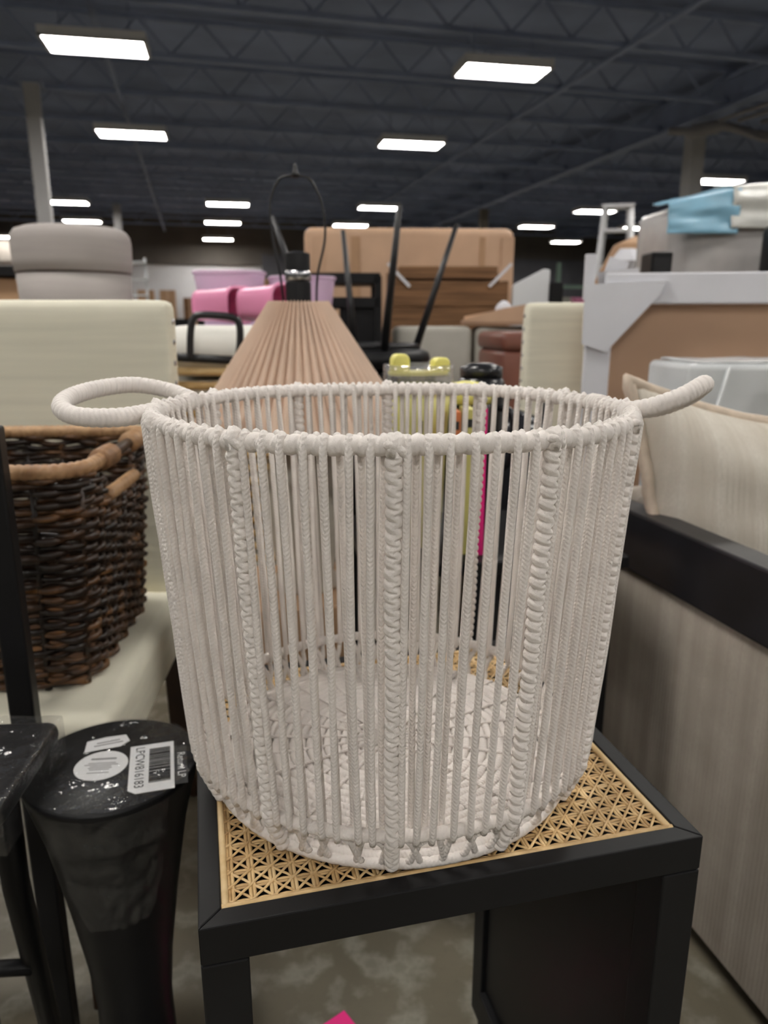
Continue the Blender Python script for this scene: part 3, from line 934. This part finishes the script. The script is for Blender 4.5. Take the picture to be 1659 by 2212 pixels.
lf = MB().lathe([(0.012, 0), (0.035, 0.02), (0.045, 0.06), (0.03, 0.10), (0.005, 0.125)], 12).build('green_cloth', 'leaf', loc=(0.80, 1.43, 0.825), rot=(0.3, -0.75, 0.2), smooth=True)
tag(lf, 'dark green cloth corner poking in at the right picture edge', 'cloth')

# framed board standing on edge with white edge guards
bd = thing('framed_board', 'brown board with white cardboard edge guards standing behind the pillow', 'board', (0.965, 1.90, 0), math.radians(-10))
BWd = 0.86; BHt = 1.015
MB().box((0, 0.012, BHt / 2), (BWd, 0.02, BHt)).build('board', 'hardboard', bd)
MB().box((0.02, -0.008, BHt + 0.015), (BWd - 0.0, 0.05, 0.075)).build('edge_guard', 'foam', bd, bevel=0.004)
MB().box((-BWd / 2 + 0.012, -0.008, BHt / 2 - 0.03), (0.064, 0.05, BHt - 0.08)).build('edge_guard', 'foam', bd, bevel=0.004)
MB().prism([(-BWd / 2 - 0.03, 0.895), (-BWd / 2 + 0.03, 0.875), (-BWd / 2 + 0.15, 1.015), (-BWd / 2 + 0.165, 1.05), (-BWd / 2 - 0.03, 1.04)], 0.034, 0.045).build('corner_guard', 'foam', bd, rot=(PI / 2, 0, 0))
MB().box((-BWd / 2 - 0.018, 0.0, 1.06), (0.026, 0.03, 0.11)).build('guard_tab', 'foam', bd, bevel=0.002)
MB().box((-BWd / 2 + 0.055, 0.01, 1.05), (0.10, 0.008, 0.055), Matrix.Rotation(math.radians(-6), 3, 'Y')).build('guard_flap', 'grey_card', bd)
MB().box((-BWd / 2 + 0.05, 0.03, 1.085), (0.05, 0.006, 0.04), Matrix.Rotation(math.radians(18), 3, 'Y')).build('guard_flap', 'foam', bd)

# furniture wrapped in blue and milky plastic
wf = thing('wrapped_furniture', 'tall furniture wrapped in light blue and milky plastic at right', 'wrapped furniture', (1.51, 3.25, 0), math.radians(3))
def slab(hx, hy, z0, z1, seed, k=0.03):
    def fn(u, v):
        a = 2 * PI * u; e = 0.28
        wr = 1 + k * noise.noise(Vector((math.cos(a) * 3, math.sin(a) * 3, v * 4 + seed)))
        top = 1 if v < 0.9 else 1 - 0.9 * ((v - 0.9) / 0.1) ** 3
        return (math.copysign(abs(math.cos(a)) ** e, math.cos(a)) * hx * wr * top, math.copysign(abs(math.sin(a)) ** e, math.sin(a)) * hy * wr * top, z0 + (z1 - z0) * min(1, v / 0.92))
    return fn
MB().grid(slab(0.40, 0.24, 0, 1.375, 1), 56, 44, True).build('milky_wrap', 'grey_film', wf, smooth=True, loc=(-0.03, -0.06, 0))
def patch(x0, x1, z0, z1, seed, slope):
    def fn(u, v):
        x = x0 + (x1 - x0) * u
        s = v * 1.35
        wr = 0.014 * noise.noise(Vector((x * 6, v * 5, seed)))
        zt = z1 + slope * (u - 0.5)
        if s < 1: return (x, -0.315 - 0.01 + wr, z0 + (zt - z0) * s)
        return (x, -0.325 + (s - 1) / 0.35 * 0.16, zt + 0.02 * math.sin((s - 1) / 0.35 * PI / 2) + wr)
    return fn
MB().grid(patch(-0.485, -0.22, 1.265, 1.395, 3, 0.06), 26, 26).build('blue_wrap', 'blue_film', wf, smooth=True, solid=0.004)
MB().grid(patch(-0.25, 0.40, 1.285, 1.44, 5, 0.02), 30, 26).build('white_wrap', 'white_film', wf, smooth=True, solid=0.004)

bb = thing('black_armchair', 'black boxy armchair back in front of the plastic wrapped furniture', 'armchair', (1.53, 2.72, 0), math.radians(4))
MB().box((0, 0, 0.64), (0.40, 0.14, 1.28)).build('backrest', 'satin', bb, bevel=0.03, seg=3)
MB().box((-0.19, -0.16, 0.45), (0.05, 0.30, 0.12)).build('arm', 'satin', bb, bevel=0.02)
MB().box((0.0, -0.16, 0.36), (0.34, 0.30, 0.12)).build('seat', 'satin', bb, bevel=0.02)
sp_ = thing('speaker_box', 'small black box standing just left of the wrapped furniture', 'box', (0.985, 2.82, 0), 0)
MB().box((0, 0, 0.595), (0.075, 0.12, 1.19)).build('body', 'satin', sp_, bevel=0.006)
MB().box((0, -0.061, 1.05), (0.06, 0.004, 0.24)).build('grille', 'metal_black', sp_)
cp = thing('paper_bag', 'brown paper bag of packing behind the framed board', 'bag', (1.32, 4.1, 0), 0.1)
MB().lathe([(0.22, 0), (0.22, 1.05), (0.18, 1.2), (0.12, 1.34), (0.02, 1.38)], 10, rmod=lambda k, z: 1 + 0.12 * math.sin(k * 2.3 + z * 5)).build('paper', 'cardboard', cp)
MB().lathe([(0.05, 1.2), (0.09, 1.26), (0.04, 1.32)], 8, (-0.13, -0.2, -0.02)).build('crumpled_paper', 'foam', cp)

# step ladder
ldr = thing('stepladder', 'open aluminium stepladder standing among the furniture at right', 'ladder', (1.80, 6.1, 0), math.radians(-15))
HLD = 1.80
for sx in (-1, 1):
    MB().bar((sx * 0.20, -0.35, 0), (sx * 0.09, 0, HLD), 0.035, 0.07).build('front_rail', 'alu', ldr)
    MB().bar((sx * 0.22, 0.45, 0), (sx * 0.09, 0.06, HLD - 0.05), 0.03, 0.03).build('back_rail', 'alu', ldr)
for k in range(6):
    z = 0.28 + k * 0.27; s = z / HLD
    MB().box((0, -0.35 * (1 - s), z), (0.4 - 0.2 * s, 0.08, 0.025)).build('step', 'alu', ldr)
MB().box((0, 0.03, HLD + 0.01), (0.24, 0.16, 0.025)).build('top_cap', 'alu', ldr)

# leather ottoman on a carton
ct = thing('cardboard_box', 'low cardboard box under the red-brown leather ottoman', 'box', (0.62, 3.06, 0), math.radians(8))
MB().box((0, 0, 0.25), (0.48, 0.36, 0.50)).build('carton', 'cardboard', ct, bevel=0.006)
MB().box((0, -0.1815, 0.25), (0.06, 0.001, 0.50)).build('tape', 'cardboard_pale', ct)
ot = thing('leather_ottoman', 'red-brown leather cube ottoman left of the cream nailhead chair', 'ottoman', (0.62, 3.06, 0.502), math.radians(8))
MB().box((0, 0, 0.17), (0.40, 0.36, 0.34)).build('body', 'leather', ot, bevel=0.02, seg=3)
MB().box((0, 0, 0.375), (0.41, 0.37, 0.07)).build('lid', 'leather', ot, bevel=0.025, seg=4)

# white cabinet end panel with a black edge
wp = thing('white_cabinet', 'white cabinet end with a slanted top and black back edge', 'cabinet', (0.765, 4.0, 0), math.radians(-8))
MB().prism([(-0.115, 0), (0.08, 0), (0.08, 1.20), (0.05, 1.205), (-0.10, 1.13)], -0.12, 0.12).build('end_panel', 'white_paint', wp, rot=(PI / 2, 0, 0), bevel=0.006)
MB().box((0.115, 0.0, 0.57), (0.066, 0.26, 1.14)).build('back_edge', 'satin', wp, bevel=0.004)

# pale grey sofa
sf = thing('sofa', 'pale grey upholstered sofa behind the upturned stool', 'sofa', (0.48, 3.60, 0), math.radians(6))
for k, x in enumerate((-0.26, 0.12)):
    MB().box((x, 0, 0.70), (0.36, 0.16, 0.46)).build('back_cushion', 'pale_grey', sf, bevel=0.03, seg=3)
MB().box((-0.07, -0.08, 0.25), (0.80, 0.50, 0.42)).build('base', 'pale_grey', sf, bevel=0.02, seg=3)
for sx in (-0.43, 0.29):
    MB().box((sx, 0.0, 0.02), (0.05, 0.05, 0.04)).build('foot', 'brown_wood', sf)
fl = thing('open_carton', 'open cardboard tray with torn flaps resting on the grey sofa', 'box', (0.54, 3.60, 0.935), math.radians(-10))
MB().box((0, 0, 0.008), (0.34, 0.2, 0.012)).build('tray_bottom', 'cardboard_pale', fl)
MB().prism([(-0.17, 0), (0.17, 0), (0.17, 0.10), (0.0, 0.07), (-0.17, 0.02)], 0.095, 0.1).build('tray_side', 'cardboard_pale', fl, rot=(PI / 2, 0, 0))
MB().prism([(-0.17, 0), (0.17, 0), (0.17, 0.10), (-0.17, 0.04)], -0.1, -0.095).build('tray_side', 'cardboard_pale', fl, rot=(PI / 2, 0, 0))
MB().lathe([(0.02, 0.015), (0.05, 0.05), (0.035, 0.09), (0.01, 0.11)], 7, (0.02, 0, 0)).build('crumpled_paper', 'foam', fl)

# ================================================================== CENTRE BACK
bx = thing('large_carton', 'large tan carton standing upright behind the upturned stool', 'box', (0.13, 4.55, 0), math.radians(3))
MB().box((0, 0, 0.725), (1.16, 0.50, 1.45)).build('carton', 'cardboard_pale', bx, bevel=0.045, seg=4)
MB().box((-0.50, -0.2545, 0.75), (0.06, 0.005, 1.3)).build('corner_protector', 'cardboard_pale', bx)
MB().box((-0.30, -0.2545, 0.75), (0.05, 0.005, 1.3)).build('packing_strap', 'cardboard', bx)
MB().box((0.40, -0.2545, 0.75), (0.03, 0.005, 1.3)).build('packing_strap', 'cardboard', bx)
MB().box((0.54, -0.256, 0.75), (0.07, 0.008, 1.3)).build('corner_protector', 'cardboard_pale', bx)
cr = thing('wooden_crate', 'brown wood grain crate in front of the large tan carton', 'crate', (0.32, 4.02, 0), math.radians(3))
for k in range(9):
    MB().box((0, -0.13, 0.07 + k * 0.127), (0.60, 0.018, 0.122)).build('slat', 'woodbox', cr, bevel=0.003)
for sx in (-1, 1):
    MB().box((sx * 0.29, 0.0, 0.575), (0.02, 0.24, 1.15)).build('side_board', 'woodbox', cr)
    MB().bar((sx * 0.31, -0.15, 1.23), (sx * 0.20, -0.15, 1.12), 0.006, 0.014).build('plastic_strap', 'foam', cr)
MB().box((0, 0.12, 0.60), (0.60, 0.018, 1.2)).build('back_board', 'woodbox', cr)
MB().box((0, -0.01, 1.19), (0.50, 0.20, 0.06)).build('lid_board', 'woodbox', cr, bevel=0.004)

# black shelf unit
sh = thing('shelf_unit', 'black open shelf unit between the lamp and the upturned stool', 'shelf', (-0.235, 3.45, 0), math.radians(4))
for z in (1.13, 1.03, 0.70, 0.35, 0.05):
    MB().box((0, 0, z), (0.42, 0.30, 0.045 if z > 0.9 else 0.025)).build('shelf_board', 'satin', sh, bevel=0.003)
for sx in (-1, 1):
    for sy in (-1, 1):
        MB().box((sx * 0.20, sy * 0.135, 0.57), (0.03, 0.03, 1.14)).build('upright', 'satin', sh)
MB().box((0.12, -0.02, 0.86), (0.17, 0.22, 0.30)).build('drawer_box', 'satin', sh, bevel=0.005)
MB().box((-0.09, 0.13, 0.86), (0.22, 0.01, 0.32)).build('back_board', 'woodbox', sh)

# upturned stool on a plinth of boxes
pl = thing('storage_chest', 'black storage chest supporting the upturned black stool', 'chest', (-0.045, 2.47, 0), math.radians(4))
MB().box((0, 0, 0.38), (0.37, 0.36, 0.76)).build('body', 'satin', pl, bevel=0.01)
MB().box((0, 0, 0.78), (0.385, 0.375, 0.035)).build('lid', 'satin', pl, bevel=0.008)
us = thing('upturned_stool', 'black round stool standing upside down with legs in the air', 'stool', (-0.05, 2.45, 0.7985), 0.0)
MB().lathe([(0.04, 0.0), (0.15, 0.003), (0.19, 0.016), (0.2, 0.036), (0.195, 0.056), (0.165, 0.070), (0.09, 0.080), (0.01, 0.083)], 48).build('seat', 'satin', us, smooth=True)
for k in range(4):
    a = math.radians(18 + 90 * k)
    MB().tube([(0.160 * math.cos(a), 0.160 * math.sin(a), 0.06), (0.30 * math.cos(a), 0.30 * math.sin(a), 0.458)], [0.0135, 0.008], 10).build('leg', 'metal_black', us, smooth=True)
MB().tube([(0.158 * math.cos(2 * PI * k / 32), 0.158 * math.sin(2 * PI * k / 32), 0.078) for k in range(32)], 0.006, 6, True).build('leg_ring', 'metal_black', us, smooth=True)

# ------------------------------------------------------------------ pleated lamp on a box
lb = thing('side_box', 'plain cardboard box supporting the pleated lamp', 'box', (-0.174, 1.57, 0), math.radians(10))
MB().box((0, 0, 0.19), (0.34, 0.30, 0.38)).build('carton', 'cardboard', lb, bevel=0.005)
lp = thing('table_lamp', 'table lamp with tan pleated shade and bare black harp', 'lamp', (-0.174, 1.57, 0.382), 0)
MB().lathe([(0.075, 0), (0.078, 0.01), (0.06, 0.03), (0.075, 0.10), (0.09, 0.18), (0.07, 0.28), (0.03, 0.34), (0.018, 0.36)], 32).build('base', 'ceramic', lp, smooth=True)
MB().tube([(0, 0, 0.36), (0, 0, 0.60)], 0.008, 8).build('stem', 'metal_black', lp, smooth=True)
NPL = 54
def shade_fn(u, v):
    a = 2 * PI * u; k = int(round(u * NPL * 4)) % 4
    r = 0.058 + (0.232 - 0.058) * v
    z = 0.606 - 0.262 * v
    d = 0.0032 + 0.0045 * v
    q = (0.3, 1.0, 0.3, -1.3)[k] * d
    return ((r + q) * math.cos(a), (r + q) * math.sin(a), z + (0.003 if k == 1 else -0.003 if k == 3 else 0) * (1 - v))
MB().grid(shade_fn, NPL * 4, 10, True).build('pleated_shade', 'shade', lp, solid=0.0012)
so = MB().lathe([(0.022, 0.595), (0.026, 0.61), (0.026, 0.645), (0.020, 0.65), (0.020, 0.665), (0.025, 0.67), (0.025, 0.70), (0.012, 0.705)], 24).build('socket', 'metal_black', lp, smooth=False)
MB().lathe([(0.0255, 0.648), (0.0265, 0.652), (0.0265, 0.662), (0.0255, 0.667)], 24).build('socket_ring', 'chrome', so, smooth=True)
hp = catmull([(-0.030, 0, 0.60), (-0.036, 0, 0.66), (-0.050, 0, 0.74), (-0.050, 0, 0.80), (-0.032, 0, 0.838), (-0.012, 0, 0.845), (0.012, 0, 0.845), (0.032, 0, 0.835), (0.052, 0, 0.79), (0.056, 0, 0.73), (0.040, 0, 0.66), (0.036, 0, 0.60)], 8)
MB().tube(hp, 0.0024, 8).build('harp', 'metal_black', lp, smooth=True)
MB().lathe([(0.008, 0.842), (0.010, 0.848), (0.005, 0.853), (0.004, 0.862), (0.002, 0.868)], 12).build('finial', 'metal_black', lp, smooth=True)

# ------------------------------------------------------------------ tumblers and packs on a low stand
sd = thing('low_stand', 'low dark stand carrying the yellow tumbler behind the cord basket', 'stand', (0.15, 1.18, 0), math.radians(8))
MB().box((0, 0, 0.60), (0.40, 0.30, 0.02)).build('top', 'satin', sd, bevel=0.003)
for sx in (-1, 1):
    for sy in (-1, 1):
        MB().box((sx * 0.18, sy * 0.11, 0.295), (0.025, 0.025, 0.59)).build('leg', 'satin', sd)
tu = thing('tumbler', 'clear lidded tumbler with yellow flip lid behind the basket rim', 'tumbler', (0.052, 1.13, 0.6105), 0.3)
MB().lathe([(0.034, 0), (0.036, 0.004), (0.046, 0.20), (0.048, 0.235)], 32).build('yellow_cup', 'yellow_body', tu, smooth=True)
MB().lathe([(0.0495, 0.232), (0.0525, 0.238), (0.0535, 0.27), (0.0530, 0.278), (0.0505, 0.278), (0.0495, 0.262), (0.030, 0.258)], 36, cap=False).build('clear_collar', 'acrylic', tu, smooth=True)
MB().lathe([(0.051, 0.2395), (0.0535, 0.2425), (0.0535, 0.247), (0.051, 0.249)], 36, cap=False).build('metal_band', 'chrome', tu, smooth=True)
ld_ = MB().prism([(0.047 * math.cos(2 * PI * k / 28), 0.030 * math.sin(2 * PI * k / 28)) for k in range(28)], 0.262, 0.268).build('flip_lid', 'yellow', tu, bevel=0.002)
for x, s in ((-0.030, 1.15), (0.034, 0.9)):
    MB().prism([(-0.013, 0), (0.013, 0), (0.013, 0.018 * s), (0.008, 0.024 * s), (-0.008, 0.024 * s), (-0.013, 0.018 * s)], -0.012, 0.012).build('lid_tab', 'yellow', ld_, rot=(PI / 2, 0, 0), loc=(x, 0, 0.266), bevel=0.004, seg=3)
pm = MB()
for k, (x, z, a_, b_) in enumerate(((-0.018, 0.165, 0.006, 0.008), (0.0, 0.168, 0.007, 0.007), (0.004, 0.19, 0.002, 0.018), (0.02, 0.168, 0.007, 0.007))):
    pm.box((x, -0.0448 + 0.004 * (k == 0 or k == 3), z), (a_, 0.004, b_))
pm.build('printed_mark', 'ink', tu, rot=(0, 0, -0.3))
tk = thing('spare_tumbler', 'shorter tumbler with pale yellow lid right of the clear one', 'tumbler', (0.132, 1.19, 0.6105), 0)
MB().lathe([(0.030, 0), (0.032, 0.004), (0.038, 0.20), (0.038, 0.215)], 28).build('cup', 'cup_dark', tk, smooth=True)
MB().lathe([(0.040, 0.215), (0.040, 0.228), (0.030, 0.243), (0.012, 0.248)], 28).build('lid', 'yellow', tk, smooth=True)
for lab, x, w_, h_, m_, y in (('thin orange pack standing behind the basket cords', 0.104, 0.010, 0.215, 'orange', 1.085), ('thin mustard yellow pack behind the basket cords', 0.122, 0.016, 0.218, 'yellow_body', 1.088), ('hot pink slim pack standing behind the basket cords', 0.141, 0.012, 0.22, 'pinkhot', 1.085)):
    p = thing('slim_pack', lab, 'pack', (x, y, 0.6105), 0.05, 'slim packs on the low stand')
    MB().box((0, 0, h_ / 2), (w_, 0.05, h_)).build('carton', m_, p, bevel=0.001)
    MB().box((0, -0.0255, h_ - 0.02), (w_ * 0.5, 0.001, 0.012)).build('printed_mark', 'ink', p)
bc = thing('black_jug', 'black lidded travel mug right of the yellow tumbler', 'mug', (0.165, 1.275, 0.6105), -0.8)
MB().lathe([(0.035, 0), (0.038, 0.004), (0.042, 0.22), (0.040, 0.24), (0.034, 0.25)], 28).build('body', 'cup_dark', bc, smooth=True)
MB().lathe([(0.036, 0.25), (0.036, 0.265), (0.02, 0.272)], 20).build('lid', 'cup_dark', bc, smooth=True)
MB().tube(catmull([(0.04, 0, 0.2), (0.068, 0, 0.19), (0.07, 0, 0.12), (0.042, 0, 0.09)], 6), 0.006, 8).build('handle', 'cup_dark', bc, smooth=True)
bgk = thing('black_handbag', 'slouched black bag behind the basket between mug and cream chair', 'bag', (0.27, 1.52, 0), 0.2)
def bagfn(u, v):
    a = 2 * PI * u; e = 0.5
    k = 1 - 0.35 * v * v
    wr = 1 + 0.06 * noise.noise(Vector((math.cos(a) * 2, math.sin(a) * 2, v * 3)))
    return (math.copysign(abs(math.cos(a)) ** e, math.cos(a)) * 0.13 * k * wr, math.copysign(abs(math.sin(a)) ** e, math.sin(a)) * 0.11 * k * wr, 0.72 * v)
MB().grid(bagfn, 40, 24, True).build('body', 'cup_dark', bgk, smooth=True)
MB().lathe([(0.088, 0.715), (0.05, 0.76), (0.01, 0.775)], 20).build('flap', 'cup_dark', bgk, smooth=True)
MB().tube(catmull([(-0.06, 0, 0.73), (-0.04, 0, 0.79), (0.04, 0, 0.81), (0.07, 0, 0.73)], 6), 0.008, 8).build('strap', 'cup_dark', bgk, smooth=True)

# ================================================================== LEFT BACK
# rattan armchair with white cushion
ra = thing('rattan_armchair', 'bamboo slat armchair with black metal frame and white cushion', 'armchair', (-0.45, 2.12, 0), math.radians(10))
for k in range(15):
    z = 0.325 + k * 0.036
    MB().tube([(-0.16, -0.19 - 0.0, z), (0.0, -0.20, z - 0.003), (0.16, -0.19, z - 0.006)], 0.0105, 8).build('bamboo_slat', 'bamboo', ra, smooth=True)
for x in (-0.13, 0.02, 0.14):
    MB().tube([(x, -0.178, 0.28), (x, -0.178, 0.85)], 0.007, 8).build('bamboo_stay', 'bamboo', ra, smooth=True)
MB().tube(catmull([(-0.075, -0.213, 0.86), (-0.07, -0.213, 0.92), (-0.062, -0.213, 0.955), (-0.045, -0.213, 0.966), (0.0, -0.213, 0.965), (0.035, -0.213, 0.960), (0.050, -0.213, 0.945), (0.050, -0.213, 0.90), (0.042, -0.213, 0.855)], 8), 0.009, 8).build('frame_loop', 'metal_black', ra, smooth=True)
MB().tube([(-0.17, -0.21, 0.868), (0.17, -0.20, 0.845)], 0.011, 8).build('frame_rail', 'metal_black', ra, smooth=True)
for x in (-0.17, 0.165):
    MB().tube([(x, -0.205, 0.0), (x, -0.205, 0.85)], 0.009, 8).build('frame_post', 'metal_black', ra, smooth=True)
for x in (-0.17, 0.165):
    MB().tube([(x, 0.22, 0.0), (x, 0.22, 0.82)], 0.009, 8).build('frame_post', 'metal_black', ra, smooth=True)
MB().box((0, 0.03, 0.875), (0.33, 0.40, 0.13)).build('cushion', 'white_cloth', ra, bevel=0.06, seg=5)
MB().box((0, 0.03, 0.55), (0.32, 0.38, 0.5)).build('seat_body', 'white_cloth', ra, bevel=0.02)

wt = thing('white_table', 'white topped table carrying the pink plastic tubs', 'table', (-0.68, 2.95, 0), math.radians(6))
MB().box((0, 0, 0.915), (0.80, 0.50, 0.03)).build('top', 'white_paint', wt, bevel=0.004)
for sx in (-1, 1):
    for sy in (-1, 1):
        MB().box((sx * 0.36, sy * 0.21, 0.45), (0.04, 0.04, 0.90)).build('leg', 'metal_black', wt)
def tub(name, label, x, y, z, r0, r1, h, mat, rz=0, tilt=0):
    t_ = thing(name, label, 'tub', (x, y, z), rz, 'pink plastic tubs')
    t_.rotation_euler = (tilt, 0, rz)
    def fn(u, v):
        a = 2 * PI * u; e = 0.6; r = r0 + (r1 - r0) * v
        return (math.copysign(abs(math.cos(a)) ** e, math.cos(a)) * r, math.copysign(abs(math.sin(a)) ** e, math.sin(a)) * r * 0.8, h * v)
    MB().grid(fn, 40, 10, True).build('wall', mat, t_, smooth=True, solid=0.004)
    MB().tube([Vector(fn(k / 40, 1)) for k in range(40)], 0.007, 6, True).build('lip', mat, t_, smooth=True)
    MB().tube([Vector(fn(k / 40, 0.02)) for k in range(40)], 0.006, 6, True).build('foot', mat, t_, smooth=True)
    MB().prism([fn(k / 40, 0)[:2] for k in range(40)], 0, 0.006).build('bottom', mat, t_)
    return t_
tub('plastic_tub', 'pink plastic tub on its side, left of its twin behind the chair', -0.66, 2.83, 1.008, 0.062, 0.075, 0.17, 'pink', math.radians(60), PI / 2)
tub('plastic_tub', 'pink plastic tub on its side, beside the pleated shade', -0.47, 2.72, 1.010, 0.066, 0.078, 0.17, 'pink', math.radians(55), PI / 2)
tub('storage_bin', 'translucent lavender bin behind the pink tubs, left one', -0.60, 3.02, 0.932, 0.10, 0.135, 0.20, 'lavender', 0.1)
tub('storage_bin', 'translucent lavender bin behind the pink tubs, nearer the lamp', -0.32, 3.02, 0.932, 0.10, 0.125, 0.18, 'lavender', 0.2)

# grey ottoman on a tall box
gb = thing('tall_box', 'tall cardboard box under the grey round ottoman', 'box', (-0.98, 2.45, 0), math.radians(8))
MB().box((0, 0, 0.435), (0.42, 0.40, 0.87)).build('carton', 'cardboard', gb, bevel=0.005)
go = thing('grey_ottoman', 'round taupe grey fabric ottoman with a seam, behind the cream chair', 'ottoman', (-0.975, 2.45, 0.872), 0)
MB().lathe([(0.15, 0), (0.160, 0.01), (0.166, 0.12), (0.170, 0.222)], 56).build('body', 'grey_fabric', go, smooth=True)
MB().lathe([(0.164, 0.222), (0.173, 0.228), (0.176, 0.26), (0.177, 0.315), (0.174, 0.335), (0.163, 0.350), (0.14, 0.358), (0.08, 0.362), (0.01, 0.363)], 56).build('lid', 'grey_fabric', go, smooth=True)
MB().lathe([(0.168, 0.2195), (0.1715, 0.2215), (0.1715, 0.2265), (0.168, 0.2285)], 56, cap=False).build('seam_piping', 'brown_wood', go, smooth=True)
cb = thing('brown_cabinet', 'brown cabinet at the left picture edge behind the grey ottoman', 'cabinet', (-1.62, 3.3, 0), 0.1)
MB().box((0, 0, 0.56), (0.50, 0.4, 1.12)).build('body', 'cardboard', cb, bevel=0.004)
MB().box((0, -0.02, 1.145), (0.52, 0.44, 0.04)).build('top', 'satin', cb, bevel=0.004)

# ------------------------------------------------------------------ clutter further back
def far_box(label, x, y, w_, d_, h_, mat, z=0.0, group=None, name='storage_carton', cat='box'):
    t_ = thing(name, label, cat, (x, y, z), YAW, group)
    MB().box((0, 0, h_ / 2), (w_, d_, h_)).build('carton', mat, t_, bevel=0.01)
    MB().box((0, -d_ / 2 - 0.002, h_ / 2), (w_ * 0.12, 0.003, h_)).build('tape', 'cardboard_pale', t_)
    return t_
far_box('long dark brown crate topped with small goods above the pink tubs', -0.95, 6.2, 0.95, 0.5, 1.20, 'woodbox', name='display_crate', cat='crate')
for x, y, z, r, m, lab in ((-1.22, 6.0, 1.203, 0.05, 'white_cloth', 'white pot on the dark display crate'), (-1.0, 6.05, 1.203, 0.06, 'white_paint', 'white bowl on the dark display crate'), (-0.85, 6.1, 1.203, 0.04, 'orange', 'orange jar on the dark display crate'), (-0.62, 6.1, 1.203, 0.06, 'green', 'green plant pot on the dark display crate')):
    o_ = MB().lathe([(r * 0.6, 0), (r, r * 0.6), (r, r * 1.4), (r * 0.7, r * 1.8)], 20).build('small_pot', m, loc=(x, y, z), smooth=True)
    tag(o_, lab, 'pot', 'small goods on the display crate')
rp = thing('red_cushion', 'small red cushion lying above the lavender bins', 'cushion', (-0.60, 4.2, 0), 0)
MB().lathe([(0.12, 0), (0.12, 1.02)], 20).build('stand', 'satin', rp, smooth=True)
MB().lathe([(0.02, 1.02), (0.08, 1.03), (0.095, 1.06), (0.07, 1.09), (0.01, 1.095)], 20).build('cushion', 'red', rp, smooth=True)
bv = tag(MB().lathe([(0.09, 0), (0.10, 0.3), (0.07, 0.9), (0.035, 1.08), (0.045, 1.12), (0.05, 1.145), (0.02, 1.15)], 24).build('brass_vase', 'yellow_body', loc=(-0.47, 4.0, 0), smooth=True), 'brass coloured vase glinting left of the lamp socket', 'vase')
# row of cartons near the far wall
random.seed(5)
ORD = 'first second third fourth fifth sixth seventh eighth ninth tenth eleventh twelfth thirteenth fourteenth fifteenth sixteenth'.split()
for k in range(16):
    u = -9.5 + k * 0.85 + random.uniform(-0.03, 0.03); v = 32.6 + random.uniform(-0.6, 0.6)
    q_ = hall(u, v)
    far_box(ORD[k] + ' brown carton from the left in the row along the far wall', q_[0], q_[1], random.uniform(0.5, 0.74), 0.6, random.choice((1.9, 2.1, 2.2, 2.7)), random.choice(('cardboard', 'cardboard_pale', 'woodbox')), group='cartons along the far wall')
for k in range(6):
    q_ = hall(-6 + k * 1.5, 24 + random.uniform(-1, 1))
    far_box(ORD[k] + ' low stock case from the left on the floor far behind', q_[0], q_[1], 1.3, 0.8, random.uniform(1.0, 1.25), 'leather' if k % 2 else 'satin', group='far stock cases')
rk = thing('wire_rack', 'pale wire rack just right of the grey ottoman', 'rack', (-3.05, 9.4, 0), YAW)
for x in (-0.16, 0.16):
    MB().box((x, 0, 0.85), (0.03, 0.03, 1.70)).build('upright', 'white_paint', rk)
for k in range(7):
    MB().box((0, 0, 0.5 + k * 0.19), (0.34, 0.3, 0.014)).build('wire_shelf', 'white_paint', rk)
for i, (u, v, h_) in enumerate(((12.2, 22.0, 2.7), (15.0, 23.0, 3.2))):
    q_ = hall(u, v)
    g_ = thing('pallet_rack', ('green pallet rack far behind, nearer the tan carton', 'green pallet rack far behind the stepladder')[i], 'rack', (q_[0], q_[1], 0), YAW)
    for x in (-1.2, 0, 1.2):
        MB().box((x, 0, h_ / 2), (0.11, 0.08, h_)).build('upright', 'green', g_)
    for z in (1.2, 2.0):
        MB().box((0, 0, z), (2.5, 0.06, 0.10)).build('beam', 'green', g_)
    for k in range(4):
        MB().box((-0.95 + k * 0.62, 0.3, 1.25 + 0.22), (0.5, 0.5, 0.44)).build('stock_box', ('pale_grey', 'pink', 'satin', 'white_paint')[k], g_)
sc2 = thing('grey_counter', 'long grey counter behind the cream nailhead chair', 'counter', (1.05, 5.3, 0), 0.05)
MB().box((0, 0, 0.52), (1.0, 0.5, 1.0)).build('body', 'grey_card', sc2, bevel=0.01)
MB().box((0, 0, 1.03), (1.04, 0.54, 0.03)).build('top', 'foam', sc2, bevel=0.005)
